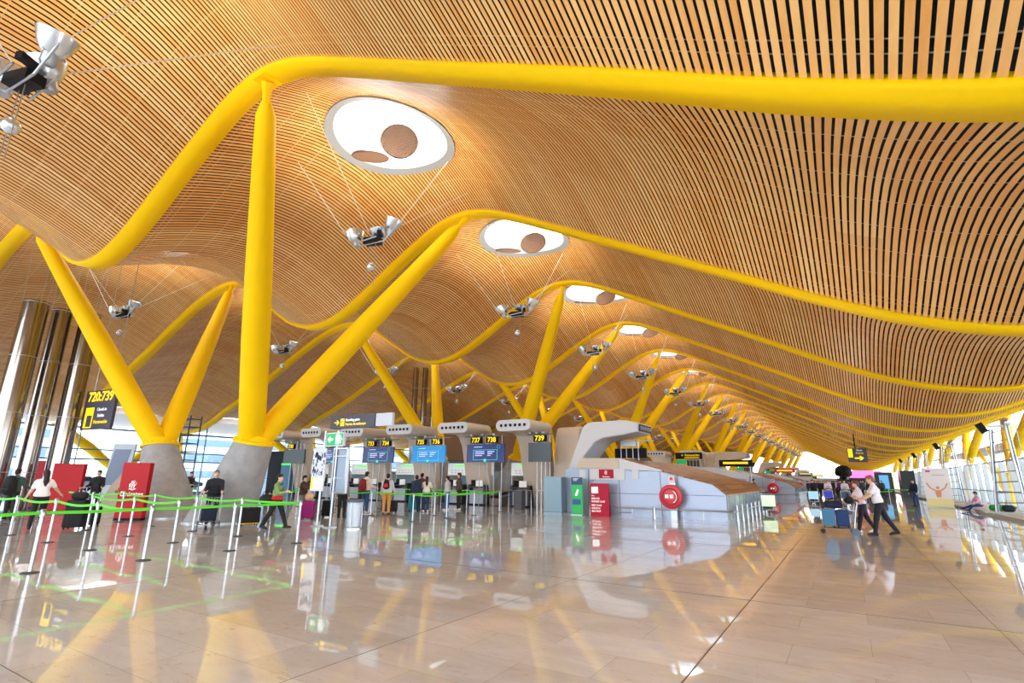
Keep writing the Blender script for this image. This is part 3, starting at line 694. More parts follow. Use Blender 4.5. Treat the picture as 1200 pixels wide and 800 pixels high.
person((*PM,0),FM,'grey-haired man in dark jacket pushing a loaded trolley',top=(24,26,36),legs=(22,24,34),hair=(120,116,112),q=.0125,H=1.74,arm=((38,.1,.55),(38,.1,.55)),thigh=(12,-10),knee=(4,12),lean=4,grip=1)
tv=Vector((math.cos(FM+PI/2),math.sin(FM+PI/2)))
tl=trolley((PM[0]+tv.x*.95,PM[1]+tv.y*.95,0),FM,'chrome luggage trolley pushed by the grey-haired man')
sM=suitcase((-16.85,10.75,0),FM+.3,(24,22,24),'black upright suitcase with yellow trim beside the trolley man',w=.62,d=.3,h=.52,handle=.1)
MB().box((0,0,.09),(.6,.31,.02)).build('yellow_strap',YEL,sM)
suitcase((PM[0]+tv.x*1.05,PM[1]+tv.y*1.05,.19),FM,(26,34,60),'dark blue case standing on the trolley of the grey-haired man',w=.42,d=.24,h=.42,handle=.04)
PG=(-15.2,10.56)
pG=person((*PG,0),dirang(Vector((.82,.5))),'woman in olive green jacket walking to the right with a black shoulder bag',top=(122,148,84),legs=(20,20,26),hair=(30,20,18),female=1,H=1.66,thigh=(24,-20),knee=(4,10),arm=((-8,.18,.6),(28,.15,1.3)),q=.0125,shoes=(24,26,24),longhair=0)
MB().path([(-.1,.02,1.30),(0,.1,1.36),(.1,.02,1.30)],.035,8).build('blue_scarf',cm(60,90,130,.8),pG,smooth=True)
duffel((PG[0]-.16,PG[1]-.26,.74),dirang(Vector((.57,.82)))+PI/2,(22,22,26),'black shoulder bag hanging behind the woman in olive green jacket',w=.42,h=.3,name='shoulder_bag')
o=vol_obj('waist_bag',[('c',(-.1,0,0),(.1,0,0),.07,.07)],cm(190,20,36,.7),None,.018); o.location=(PG[0]+.13,PG[1]-.09,.93); o.rotation_euler=(0,0,R_-1.2); tag(o,'red waist bag at the hip of the woman in olive green jacket','bag')
person((-18.0,13.6,0),R_-.1,'person in grey trousers and brown top behind the woman in green',top=(70,50,44),legs=(128,128,130),q=.02,hair=(26,18,14),H=1.6,arm=((70,.1,1.2),(50,.1,1.0)),shoes=(235,235,235),shorts=0)
suitcase((-17.55,13.55,0),A_+.1,(176,26,130),'bright magenta suitcase behind the green-jacket woman',w=.46,d=.28,h=.62,handle=.1)
duffel((-17.55,13.55,.69),A_+.1,(214,170,140),'small beige and red bag on top of the magenta suitcase',w=.34,h=.3,name='soft_bag')
# queue at the desks
def qp(x,y,f,label,bp=None,**k):
    o=person((x,y,0),f,label,**k)
    if bp: backpack((x,y),f,*bp)
    return o
qp(-17.25,14.9,A_,'woman in patterned black and white blouse behind the information stand',top=(120,112,112),legs=(18,18,22),female=1,q=.02,H=1.64)
suitcase((-17.9,14.75,0),A_,(22,22,26),'black suitcase beside the woman in patterned blouse',w=.42,d=.26,h=.6,handle=.2)
qp(-18.79,17.54,A_-.5,'man in cream hoodie and blue jeans wearing a dark red backpack',((130,22,34),'dark red backpack on the man in the cream hoodie',1.25,1.15,(110,18,28)),top=(232,216,200),legs=(34,72,116),shoes=(235,235,235),q=.018,arm=((20,.15,1.0),(20,.15,1.0)),H=1.8)
suitcase((-18.2,18.3,0),A_,(30,70,150),'blue suitcase in front of the man in the cream hoodie',w=.42,d=.26,h=.55,handle=.25)
qp(-17.29,17.38,A_,'man in pale grey sweatshirt and mustard trousers in the queue',((24,24,30),'black and red backpack on the man in mustard trousers',1.3,.85,(200,30,40)),top=(206,204,210),legs=(206,150,66),hair=(40,26,22),q=.018,H=1.72,arm=((15,.2,.3),(15,.2,.3)),shoes=(60,50,46))
qp(-17.6,19.6,A_+.3,'man in navy jacket and dark jeans standing at the desks',top=(30,48,72),legs=(24,36,70),q=.022,H=1.68)
qp(-18.4,20.9,A_-.4,'person in dark red top beyond the man in the navy jacket',top=(84,36,44),legs=(30,30,40),q=.024,H=1.78)
qp(-17.3,20.0,A_+.2,'woman with long dark hair in cream cardigan and blue jeans',top=(232,222,206),legs=(30,52,98),hair=(36,22,18),longhair=1,female=1,q=.02,H=1.62,shoes=(235,235,235),arm=((50,.25,1.0),(50,.25,1.0)))
suitcase((-18.25,20.2,0),A_,(30,190,204),'bright turquoise suitcase left of the woman in cream cardigan',w=.5,d=.28,h=.62,handle=.2)
qp(-17.3,21.6,A_+1.2,'person in light grey top and jeans facing the woman in cream cardigan',top=(200,200,206),legs=(60,110,160),hair=(26,18,16),q=.022,H=1.64,shoes=(235,235,235))
qp(-16.95,22.1,A_+1.4,'man in dark olive shirt and black trousers, rightmost of the desk queue',top=(78,68,58),legs=(26,26,30),hair=(40,28,22),q=.022,H=1.82,shoes=(225,225,225))
suitcase((-17.9,18.4,0),A_,(40,30,46),'dark suitcase between the mustard-trouser man and the navy-jacket man',w=.42,d=.26,h=.5,handle=.2)
# ------------------------------------------------------------------ the pair with the trolley at right
PT_=(.72,20.75); fl_=dirang(Vector((-1,-.12)))
person((*PT_,0),fl_,'man in white t-shirt and black trousers pushing a trolley to the left',top=(238,232,240),legs=(20,22,34),hair=(146,84,70),sleeve=0,q=.0125,H=1.84,lean=9,thigh=(16,-22),knee=(4,8),arm=((34,.12,.45),(34,.12,.45)),grip=1,shoes=(26,26,30),head=(8,0))
person((.28,21.6,0),fl_+.1,'person in white top half hidden behind the man in the white t-shirt',top=(236,220,232),legs=(36,26,40),hair=(110,60,50),sleeve=0,female=1,q=.02,H=1.66,lean=8,thigh=(16,-18),knee=(4,10),arm=((40,.12,.3),(40,.12,.3)),shoes=(240,240,240))
d=Vector((-1,-.12)).normalized(); tx,ty=PT_[0]+d.x*1.12,PT_[1]+d.y*1.12
trolley((tx,ty,0),fl_,'chrome luggage trolley with blue cases pushed by the man in white t-shirt')
def on_tr(a,b=0): return (tx+d.x*a-d.y*b*0+AW.x*b,ty+d.y*a+AW.y*b)
x,y=on_tr(.30); suitcase((x,y,.18),fl_+PI/2,(96,160,206),'light blue hard suitcase standing upright at the front of the trolley',w=.36,d=.24,h=.52,handle=.02)
x,y=on_tr(-.09); suitcase((x,y,.18),fl_+PI/2,(38,78,138),'dark blue suitcase standing behind the light blue one on the trolley',w=.36,d=.24,h=.5,handle=.02)
x,y=on_tr(.12); duffel((x,y,.78),fl_+PI/2,(24,28,52),'navy travel bag lying across the two blue suitcases',w=.55,h=.24)
x,y=on_tr(-.34); duffel((x,y,.93),fl_,(22,22,26),'black shoulder bag in the basket of the trolley',w=.36,h=.24)
# further figures at right
person((3.87,47.5,0),L_+.3,'man in dark jacket and blue jeans standing alone near the right windows',top=(26,34,62),legs=(44,74,120),q=.024,H=1.8,arm=((10,.12,.3),(10,.12,.3)))
person((6.5,42.4,0),PI/2+.35,'person sitting on the kerb by the windows in pale pink top',top=(232,190,214),legs=(44,66,120),hair=(36,20,20),q=.0245,H=1.7,lean=14,sit=1,thigh=(96,84),knee=(52,12),arm=((30,.2,.6),(30,.2,.6)))
duffel((7.1,41.2,.12),.3,(30,150,70),'green travel bag lying on the kerb beside the sitting person',w=.9,h=.32)
duffel((7.3,39.9,.12),.2,(26,52,62),'dark teal bag lying on the kerb right of the green bag',w=.6,h=.36)
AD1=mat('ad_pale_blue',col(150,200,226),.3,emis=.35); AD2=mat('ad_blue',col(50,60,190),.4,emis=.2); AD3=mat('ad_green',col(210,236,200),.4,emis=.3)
for (x,y,f,top,lab,ad,al) in ((-2.32,47.4,T_+.5,(24,28,36),'man in dark suit and white shirt pushing a trolley towards the entrance',AD1,'trolley with a pale blue front panel pushed by the man in the dark suit'),
                     (-1.5,52.2,T_+.5,(236,230,240),'traveller in white shirt pushing a trolley with a blue front',AD2,'trolley with a deep blue front panel'),
                     (-.3,51.2,T_+.5,(230,226,236),'traveller in white shirt with black straps pushing a trolley far down the hall',cm(70,90,120),'trolley with a dark grey front panel')):
    person((x,y,0),PI+.05,lab,top=top,legs=(24,26,34),q=.026,H=1.74,lean=8,arm=((40,.1,.4),(40,.1,.4)),thigh=(10,-12),knee=(2,8))
    trolley((x,y-.95,0),PI,al,ad=ad)
suitcase((-1.5,51.3,.2),0,(40,44,170),'deep blue suitcase on the trolley of the white-shirted traveller',w=.6,d=.3,h=.5,handle=.05)
suitcase((-2.35,46.45,.2),0,(40,44,60),'dark suitcase on the trolley of the man in the dark suit',w=.45,d=.26,h=.4,handle=.05)
trolley((-3.72,31.3,0),PI+.2,'trolley with a green and white front panel at the end of the first check-in island',ad=AD3)
duffel((-3.72,31.25,.22),.2,(36,130,60),'green bag piled on the trolley by the island end',w=.5,h=.4)
suitcase((-3.75,31.55,.2),.2,(26,30,30),'black suitcase under the green bag on the trolley by the island',w=.5,d=.25,h=.35,handle=.05)
# crowd
crowd=[]
for i,(t_,l_) in enumerate((((26,26,34),(24,24,30)),((232,226,232),(34,36,60)),((96,40,110),(28,28,34)),((150,60,90),(30,30,40)),((60,70,96),(40,40,50)))):
    o=person((-3+i*1.1,66+i*2.3,0),PI+.2*i,'x',top=t_,legs=l_,q=.035,H=1.66+.03*i,thigh=(10,-10),knee=(2,6))
    crowd.append((o,['dark','white','purple','wine red','grey-blue'][i]))
    tag(o,'distant traveller in %s top in the crowd far down the hall'%crowd[-1][1],'person','distant travellers in %s tops in the far crowd'%crowd[-1][1])
rr_=random.Random(3)
for i in range(58):
    o,cn=crowd[[0,0,0,1,2,3,4][i%7]]
    y=62+rr_.random()*62; x=-4.0+rr_.random()*(7.5)
    copy_tree(o,(x,y,0),rz=rr_.random()*6.28)
for i,(x,y) in enumerate(((-8.3,40.5),(-7.4,41.5),(-7.9,43),(-6.3,40.8),(-5.8,42.4))):
    qp(x,y,PI*.8+.5*i,['person in black with dark hair behind the first island, leftmost of five heads','person in grey top behind the first island, second of five heads','person in dark top behind the first island, third of five heads','person in pink and white top behind the first island','person in dark coat behind the first island, rightmost of five'][i],top=[(20,20,24),(120,120,128),(30,34,50),(226,160,180),(36,36,42)][i],legs=(30,30,36),hair=(30,20,16),q=.03,H=1.72)
# ------------------------------------------------------------------ queue barriers
def stanchion(x,y,to=None,label='',group='belt barrier posts'):
    t=thing('stanchion',label,'barrier post',(x,y,0),0,group)
    MB().lathe([(.13,0),(.13,.012),(.11,.02),(.035,.028)],n=24).build('base_disc',DARK,t,smooth=True)
    MB().lathe([(.028,.02),(.028,.9)],n=14).build('post',CHROME,t,smooth=True)
    MB().lathe([(.04,.89),(.042,.9),(.042,1.0),(.03,1.015)],n=14).build('belt_cassette',DARK if 0 else CHROME,t,smooth=True)
    for q in (to or []):
        dx,dy=q[0]-x,q[1]-y; n=10; V=[]; L_n=math.hypot(dx,dy); ox,oy=-dy/L_n*.0015,dx/L_n*.0015
        for i in range(n+1):
            f=i/n; z=.955-.07*math.sin(PI*f)*(q[2] if len(q)>2 else 1)*min(1,L_n/2.4)
            for s in(-1,1):
                for w in(-.026,.026): V.append((dx*f+ox*s,dy*f+oy*s,z+w))
        m=MB().add(V,[tuple(4*i+a for a in (0,1)) +tuple(4*(i+1)+a for a in (1,0)) for i in range(n)]+[(4*i+2,4*i+3,4*i+7,4*i+6) for i in range(n)]+[(4*i+1,4*i+3,4*i+7,4*i+5) for i in range(n)]+[(4*i,4*i+2,4*i+6,4*i+4) for i in range(n)])
        m.build('belt',GREENB,t)
    return t
near={(-11.7,3.7):'at the lower left corner, nearest to the camera',(-11.7,5.4):'second along the nearest green belt',(-11.7,7.1):'third along the nearest green belt',(-11.7,8.8):'at the right end of the near belt, beside the green-jacket woman',
(-14.1,5.4):'in the second row of belts, left of the red totem',(-16.4,5.4):'in front of the big black suitcase',(-19,5.4):'at the left edge beside the woman in white',
(-14.1,7.1):'between the red totem and the big concrete foot',(-16.4,7.1):'in front of the red totem',(-19,7.1):'left of the red totem behind the second belt',(-21.4,8.0):'behind the second belt, beside the far red board',
(-14.2,8.8):'in front of the trolley man',(-16.5,8.8):'in front of the big leaning concrete foot',(-19,8.8):'beside the concrete foot of the left column',(-21.4,8.9):'furthest left in the back row of near belts'}
conn={(-11.7,3.7):[(-11.7,5.4,.3),(-11.7,1.4,.3)],(-11.7,5.4):[(-11.7,7.1,.3)],(-11.7,7.1):[(-11.7,8.8,.3)],(-11.7,8.8):[(-14.2,8.8,.4)],(-14.1,5.4):[(-11.7,5.4)],(-16.4,5.4):[(-14.1,5.4)],(-19,5.4):[(-16.4,5.4),(-21.4,5.4)],
(-16.4,7.1):[(-14.1,7.1)],(-19,7.1):[(-16.4,7.1)],(-21.4,8.0):[(-19,7.1)],(-14.2,8.8):[(-16.5,8.8)],(-16.5,8.8):[(-19,8.8)],(-19,8.8):[(-21.4,8.9)],(-21.4,8.9):[(-23.4,8.0)]}
for p_,l_ in near.items(): stanchion(p_[0],p_[1],conn.get(p_),'chrome barrier post '+l_)
mid=[((-17.4,16.59),[(-15.38,18.37)],'in front of the man with the red backpack'),((-13.97,15.44),[(-14.07,17.57)],'at the near corner of the middle queue'),((-15.38,18.37),[(-14.1,19.5)],'in front of the woman in cream cardigan'),
((-14.07,17.57),[(-14.1,19.5)],'second along the middle belt'),((-14.1,19.5),[(-14.72,22.49)],'third along the middle belt'),((-14.72,22.49),[(-17.4,23.4)],'at the far right end of the middle belt'),
((-17.4,23.4),[(-19.8,23.4)],'by the desks under screen 738'),((-19.8,23.4),[(-22.2,23.4)],'by the desks under screen 735'),((-20.3,17.0),[(-17.4,16.59)],'behind the information stand'),((-17.9,12.1),[(-20.3,13.9)],'behind the woman in green'),
((-20.3,13.9),[(-22.65,17.0)],'in the back rows between the column and the information stand'),((-22.65,17.44),[(-25.2,19.2)],'in the back rows in front of the dark booth'),((-23.37,15.2),[],'in the back rows left of the magenta suitcase'),((-25.9,15.4),[(-23.37,15.2)],'in the back rows right of the leaning concrete foot'),
((-27.6,20.5),[(-25.4,18.6)],'far back, in front of the blue shutter'),((-25.4,18.9),[],'far back, right of the blue shutter'),((-22.8,19.8),[(-20.3,17.0)],'far back, behind the desks queue'),((-27.5,14.6),[(-29.8,13.4)],'behind the left column foot')]
for p_,c_,l_ in mid: stanchion(p_[0],p_[1],c_,'chrome barrier post '+l_)
for p_,l_ in (((1.0,50.2),'far down the right side near the crowd'),((3.2,63.5),'furthest down the right side by the dark shop')): stanchion(p_[0],p_[1],[(p_[0]+1.8,p_[1]+.4)],'chrome barrier post '+l_)
# ------------------------------------------------------------------ red totems
RED=mat('totem_red',col(176,4,20),.5,spec=.3); CRIM=mat('sign_crimson',col(178,4,50),.5,spec=.3); WT=mat('white_print',(.95,.95,.95),.5,emis=.15)
def emblem(parent,loc,s,m,rot=FRONT):
    b=MB()
    for k,(pts) in enumerate(([(-.3,-.2),(-.34,.1),(-.1,.32),(.1,.5)],[(-.1,-.25),(-.12,.05),(.05,.25),(.2,.38)],[(.1,-.25),(.12,.0),(.28,.12),(.3,.3)],[(-.35,-.32),(0,-.4),(.35,-.3)],[(-.2,.42),(0,.3),(.12,.12),(.0,-.05)])):
        b.path([(x*s,y*s,0) for x,y in pts],[.035*s+.002,.06*s]+[.02*s]*(len(pts)-2),6)
    o=b.build('emblem',m,parent,smooth=True); o.location=loc; o.rotation_euler=rot; return o
def totem(loc,rz,label,w=1.1,h=2.0,txt=True):
    t=thing('advertising_totem',label,'totem',loc,rz)
    MB().prism([(-w/2,.08),(w/2,.08),(w/2,h),(-w/2,h)],-.12,.12).build('panel',RED,t,bevel=.01)
    MB().box((0,0,.04),(w*.96,.3,.08)).build('foot',BLACK,t)
    if txt:
        emblem(t,(0,-.13,h*.6),.36,WT); text('Emirates',.23,(0,-.125,h*.45),FRONT,WT,t)
    return t
totem((-22.0,9.45,0),.62,'red advertising totem with white emblem in front of the left column foot',w=.95)
totem((-28.3,9.55,0),.75,'red advertising board behind the woman in the white t-shirt',w=1.15,h=2.0,txt=False)
totem((-32.0,9.8,0),.8,'red advertising board seen between the steel pipes at left',w=1.3,h=2.15,txt=False)
# leaning beige counter panel left of the totem
t=thing('leaflet_stand','beige slanted leaflet panel leaning left of the red totem','stand',(-24.9,10.3,0),T_-PI+.3)
MB().prism([(-.9,0),(.3,0),(.45,1.9),(.1,2.0),(-.4,1.2)],-.1,.1).build('panel',cm(176,158,140,.5),t)
m=MB()
for i in range(6): m.box((-.2+.09*i,-.12,.9+.1*i),(.09,.02,.12))
m.build('leaflet',cm(130,84,72,.6),t)
# ------------------------------------------------------------------ steel air pipes
def pipe(x,y,r,h,label,group):
    t=thing('steel_pipe',label,'pipe',(x,y,0),0,group)
    MB().lathe([(r,0),(r,h),(r-.04,h),(r-.04,h-.6)],n=32,caps=False).build('tube',MIRROR,t,smooth=True)
    for z in np.arange(1.6,h,2.4): MB().lathe([(r+.006,z),(r+.006,z+.03)],n=32,caps=False).build('seam_ring',STEEL,t,smooth=True)
    MB().lathe([(r+.12,0),(r+.12,.06),(r,.06)],n=32).build('base_flange',STEEL,t)
    m=MB(); zt=zc(x,y)
    for a in (0,2.1,4.2): m.tube((r*math.cos(a),r*math.sin(a),h-.2),(r*math.cos(a)*1.4,r*math.sin(a)*1.4,zt+.1),.012,n=4)
    m.build('cable',STEEL,t)
for i,(x,y) in enumerate(((-29.4,7.4),(-29.9,8.5),(-29.5,9.45))): pipe(x,y,[.46,.38,.4][i],8.9,'tall polished steel air pipe at the left edge, %s of three'%['leftmost','middle','rightmost'][i],'polished steel pipes at left')
for i,(x,y) in enumerate(((-30.0,32.6),(-29.4,33.1),(-28.8,33.6))): pipe(x,y,.24,10.6,'slim dark steel pipe standing behind the second column, %s of three'%['left','centre','right'][i],'slim steel pipes behind the desks')
# ------------------------------------------------------------------ signs
SIGNB=mat('sign_slate',col(66,66,82),.45); SY=mat('sign_yellow',col(255,214,0),.5,emis=.5); SW=mat('sign_white',col(240,240,245),.5,emis=.4); GRN=mat('exit_green',col(0,160,92),.4,emis=.3)
t=thing('hanging_sign','dark hanging sign reading 720:739 beside the left column','sign',(-27.9,10.0,0),.12)
MB().box((0,0,4.35),(2.3,.12,1.75)).build('panel',SIGNB,t)
text('720:739',.6,(.02,-.07,4.92),FRONT,SY,t,bold=.02)
MB().box((-.6,-.07,4.0),(.6,.02,.9)).build('pictogram',SY,t); MB().box((-.52,-.085,3.85),(.36,.02,.5)).build('pictogram_core',SIGNB,t)
text('Check-in',.2,(.3,-.07,4.35),FRONT,SW,t); text('Salidas',.2,(.3,-.07,4.08),FRONT,SW,t); text('Facturación',.22,(.36,-.07,3.8),FRONT,SY,t)
m=MB()
for x in(-.7,.7): m.tube((x,0,5.2),(x,0,zc(-27.9,10)+.1),.015,n=6)
m.build('suspension_rod',STEEL,t)
# information stand with exit and gate signs
t=thing('information_stand','tall information stand with posters, green exit sign and dark gate sign on top','stand',(-14.4,12.0,0),0)
for x in (-.62,0.02): 
    MB().path([(x,0,0),(x,0,3.1)],.04,10).build('pole',CHROME,t,smooth=True)
MB().box((-.62,0,.02),(.2,.4,.04)).build('base_plate',STEEL,t); MB().box((.02,0,.02),(.2,.4,.04)).build('base_plate',STEEL,t)
o=MB().box((.72,0,3.37),(2.1,.16,.44)).build('gate_sign',SIGNB,t)
# arrow and pictogram on the gate sign
a=MB().prism([(-.12,-.015),(.04,-.015),(-.02,-.08),(.02,-.08),(.11,0),(.02,.08),(-.02,.08),(.04,.015),(-.12,.015)],-.01,0); a.build('arrow',SY,o,loc=(.0,-.085,3.35))
p=MB().box((.26,-.085,3.35),(.17,.012,.24)).build('pictogram',SY,o)
q=MB().prism([(-.05,-.03),(.05,.02),(.06,.05),(-.02,.02),(-.05,.04)],-.02,-.008).build('aeroplane_symbol',SIGNB,o,loc=(.26,-.08,3.36))
text('Boarding gates',.125,(.42,-.09,3.42),FRONT,SW,o,align='LEFT',sx=.9); text('Puertas de embarque',.125,(.42,-.09,3.28),FRONT,SY,o,align='LEFT',sx=.9)
MB().box((2.15,0,3.37),(.72,.1,.4)).build('sign_end_box',cm(196,204,214,.4),o)
e=MB().box((-.05,-.02,2.8),(.86,.1,.46)).build('exit_sign_frame',WHITE,t)
MB().box((-.05,-.08,2.8),(.78,.02,.38)).build('exit_panel',GRN,e)
MB().prism([(-.13,0),(0,-.11),(0,-.035),(.13,-.035),(.13,.035),(0,.035),(0,.11)],-.01,0).build('arrow',SW,e,loc=(-.25,-.092,2.8))
MB().box((.11,-.095,2.8),(.17,.01,.32)).build('door_symbol',SW,e)
m=MB(); m.ball((.0,0,.1),.03); m.path([(0,0,.07),(-.02,0,-.03)],.025,6); m.path([(-.02,0,-.03),(.05,0,-.07),(.03,0,-.14)],.015,6); m.path([(-.02,0,-.03),(-.08,0,-.09),(-.13,0,-.09)],.015,6); m.path([(0,0,.05),(.08,0,.03),(.1,0,-.03)],.012,6); m.path([(0,0,.05),(-.07,0,.02),(-.09,0,.06)],.012,6)
m.build('running_figure_symbol',SW,e,loc=(.24,-.1,2.8))
ps=MB().box((-.75,-.05,1.82),(.66,.03,1.4)).build('poster',cm(214,220,230,.4),t)
m=MB()
rq=random.Random(5)
for i in range(46):
    m.box((-.75+rq.uniform(-.28,.28),-.068,1.75+rq.uniform(-.15,.62)),(rq.uniform(.02,.09),.004,rq.uniform(.02,.14)))
m.build('poster_print',cm(70,84,130,.6),ps); MB().box((-.75,-.07,1.34),(.62,.004,.42)).build('map_print',cm(236,236,240,.5),ps); MB().box((-1.0,-.075,1.38),(.1,.004,.4)).build('yellow_strip',SY,ps)
f=MB(); f.box((.25,.06,1.8),(.62,.05,1.4)); f.build('back_panel',cm(150,170,196,.35),t)
f=MB(); f.box((-.07,.02,1.8),(.05,.1,1.44)); f.box((.57,.02,1.8),(.05,.1,1.44)); f.box((.25,.0,2.5),(.66,.1,.05)); f.box((.25,.0,1.1),(.66,.1,.05)); f.box((.25,-.02,2.25),(.66,.03,.03)); f.box((.25,-.02,1.55),(.66,.03,.03)); f.build('panel_frame',CHROME,t)
# litter bin
t=thing('litter_bin','round clear litter bin with steel rim right of the information stand','bin',(-13.45,12.15,0))
MB().lathe([(.27,0),(.27,.05),(.24,.05)],n=28).build('base',CHROME,t,smooth=True)
b_=MB()
for i in range(4):
    a=2*PI*i/4+.4; b_.tube((.25*math.cos(a),.25*math.sin(a),.04),(.25*math.cos(a),.25*math.sin(a),.84),.014,n=8)
b_.build('upright',CHROME,t)
MB().lathe([(.245,.05),(.25,.82)],n=28,caps=False).build('clear_wall',glass_mat('bin_clear',(.86,.91,.95),.3,.12),t,smooth=True)
MB().lathe([(.2,.08),(.235,.75),(.24,.8)],n=24,caps=False).build('bag',mat('bin_bag',(.75,.8,.86),.4),t,smooth=True)
MB().lathe([(.28,.82),(.285,.84),(.285,.89),(.2,.9),(.16,.86),(.16,.82)],n=28,caps=False).build('rim',cm(70,80,92,.35),t,smooth=True)
# ------------------------------------------------------------------ air ducts shaped like bent arms
def duct(loc,rz,label,group=None,hz=4.45,width=2.25,seg=9,m_=None):
    t=thing('air_duct',label,'air duct',loc,rz,group)   # mouth points along local -y, trunk behind
    m_=m_ or BEIGE; w=width/2; h=.31
    st=[]
    for i in range(seg+1): a=-PI/2+PI*i/seg; st.append((w-h+h*math.cos(a),hz+h*math.sin(a)))
    for i in range(seg+1): a=PI/2+PI*i/seg; st.append((-w+h+h*math.cos(a),hz+h*math.sin(a)))
    MB().prism(st,.03,2.4).build('head',m_,t,smooth=True)
    st2=[(x*.985,hz+(z-hz)*.97) for x,z in st]
    MB().prism(st2,0,.05).build('face_plate',WHITE,t,smooth=True)
    for i in range(6):
        x=(i-2.5)*(width-.75)/5
        n_=MB().tube((x,-.04,hz),(x,.02,hz),.115,.115,n=16).build('nozzle',WHITE,t,smooth=True)
        MB().tube((x+.02,-.05,hz),(x+.02,-.035,hz),.085,.085,n=16).build('nozzle_opening',BLACK,n_)
    z=hz
    poly=[(1.5,z-.33),(1.8,z-.45),(2.15,z-.95),(3.1,0),(3.5,0),(2.85,z-.15),(2.7,z+.2),(2.4,z+.31),(1.7,z+.31)]
    MB().prism([(y,zz) for y,zz in poly],-w*.8,w*.8,'yz').build('trunk',m_,t,bevel=.06,segs=2)
    return t
for i,(x,z) in enumerate(((-15.25,4.42),(-19.45,4.45),(-23.75,4.5),(-28.1,4.5),(-32.35,4.6),(-36.6,4.6))):
    duct((x,24.5,0),0,'beige bent air duct with six round nozzles above the front desks, %s from the right'%['first','second','third','fourth','fifth','sixth'][i],'beige air ducts above the front desks',hz=z)
def sidearm(loc,rz,label,group=None):
    # mouth along local +x
    t=thing('air_duct',label,'air duct',loc,rz,group)
    poly=[(-1.23,1.9),(-.35,4.05),(-.2,4.28),(.1,4.42),(1.95,4.46),(2.65,4.3),(2.62,3.86),(1.93,3.73),(.78,3.59),(.35,3.4),(-.3,2.65),(-.6,1.9)]
    MB().prism(poly,-1.05,1.05).build('arm_shell',WHITE if 'white' in label else BEIGE,t,bevel=.07,segs=3)
    MB().box((2.66,0,4.07),(.06,1.8,.34),ry=.03).build('grille_plate',DARK,t)
    for i in range(6): MB().tube((2.66,(i-2.5)*.29,4.07),(2.72,(i-2.5)*.29,4.07),.1,.1,n=12).build('nozzle',STEEL,t)
    return t
sidearm((-11.0,26.0,0),0,'big white bent air duct reaching to the right over the first island','white bent arm ducts over the island ends')
duct((-13.35,30.2,0),PI,'beige air duct seen from behind, left of the big white bent duct',hz=4.2,width=1.8)
# ------------------------------------------------------------------ check-in screens, number boards and desks
SCN=[mat('screen_navy',col(24,40,92),.25,emis=.45,ecol=col(24,40,92)),mat('screen_teal',col(0,104,160),.25,emis=.6,ecol=col(0,110,170)),mat('screen_off',col(52,68,76),.3)]
TEAL=mat('screen_line',col(60,190,180),.5,emis=.5); LIL=mat('screen_text',col(170,180,240),.5,emis=.5)
def gantry(x0,x1,scr,nums,label,y=26.0,group=None,z0=2.5,z1=3.54):
    xc_=(x0+x1)/2; w=x1-x0; t=thing('check_in_screen',label,'screen',(xc_,y,0),0,group)
    for x in (-w*.18,w*.02,w*.2,w*.4):
        MB().tube((x,.1,0),(x,.1,z1+.55),.022,n=8).build('pole',CHROME,t)
    s_=MB().box((0,0,(z0+z1)/2),(w,.12,z1-z0)).build('screen_panel',SCN[scr],t)
    if scr<2:
        m=MB(); 
        for a,b in (((-.32*w,2.62),(.32*w,2.64)),((-.32*w,3.2),(.32*w,3.22)),((-.32*w,2.62),(-.31*w,3.22)),((.31*w,2.62),(.32*w,3.22))): m.span((a[0],-.07,a[1]),(b[0],-.062,b[1]))
        for k in range(16):
            a=2*PI*k/16; b=2*PI*(k+1)/16; m.tube((.35*w+.1*math.cos(a),-.066,3.38+.1*math.sin(a)),(.35*w+.1*math.cos(b),-.066,3.38+.1*math.sin(b)),.006,n=4)
        m.span((-.02-.08,-.075,2.52),(.08,-.06,2.68)); m.build('screen_graphic',TEAL,s_)
        m=MB()
        for i in range(3):
            m.span((-.27*w,-.07,3.08-.11*i),(-.02*w-(.06*w if i==2 else 0),-.062,3.13-.11*i)); m.span((.06*w,-.07,3.08-.11*i),(.24*w-(.05*w*i),-.062,3.13-.11*i))
        m.span((-.3*w,-.07,3.36),(-.08*w,-.062,3.4)); m.build('screen_text',LIL,s_)
    for x,n_ in nums:
        b_=MB().box((x-xc_,0,3.78),(.78,.16,.36)).build('number_box',BLACK,t); text(n_,.4,(x-xc_,-.085,3.775),FRONT,SY,b_,bold=.02)
    m=MB(); m.tube((-w*.6,.1,4.02),(w*.6,.1,4.02),.03,n=8); m.box((0,.1,4.1),(w*.3,.2,.06)); 
    for x in (-w*.3,0,w*.3): m.box((x,-.1,4.1),(.05,.5,.05)); m.box((x,-.35,4.07),(.16,.12,.1))
    m.build('lamp_rail',CHROME,t)
    return t
g739=gantry(-15.08,-13.66,2,[(-14.36,'739')],'dark blank screen under number board 739, rightmost of the desk screens')
gantry(-19.4,-16.7,0,[(-18.74,'737'),(-17.59,'738')],'navy screen with teal outline, second desk screen from the right')
gantry(-23.84,-21.1,1,[(-23.12,'735'),(-21.83,'736')],'bright blue screen, third desk screen from the right')
gantry(-28.36,-25.5,0,[(-27.63,'733'),(-26.24,'734')],'navy screen, fourth desk screen from the right')
gantry(-32.8,-30.2,0,[(-32.2,'731'),(-30.8,'732')],'navy screen half hidden behind the green exit sign')
gantry(-37.2,-34.7,2,[(-36.4,'730')],'dark blank screen above the black booth')
MENU=mat('menu_white',col(236,240,240),.45,emis=.1); DESKG=mat('desk_grey',col(170,182,200),.4); LG=mat('led_green',col(60,230,70),.4,emis=.8)
PALEB=mat('pale_blue_panel',col(150,188,212),.35)
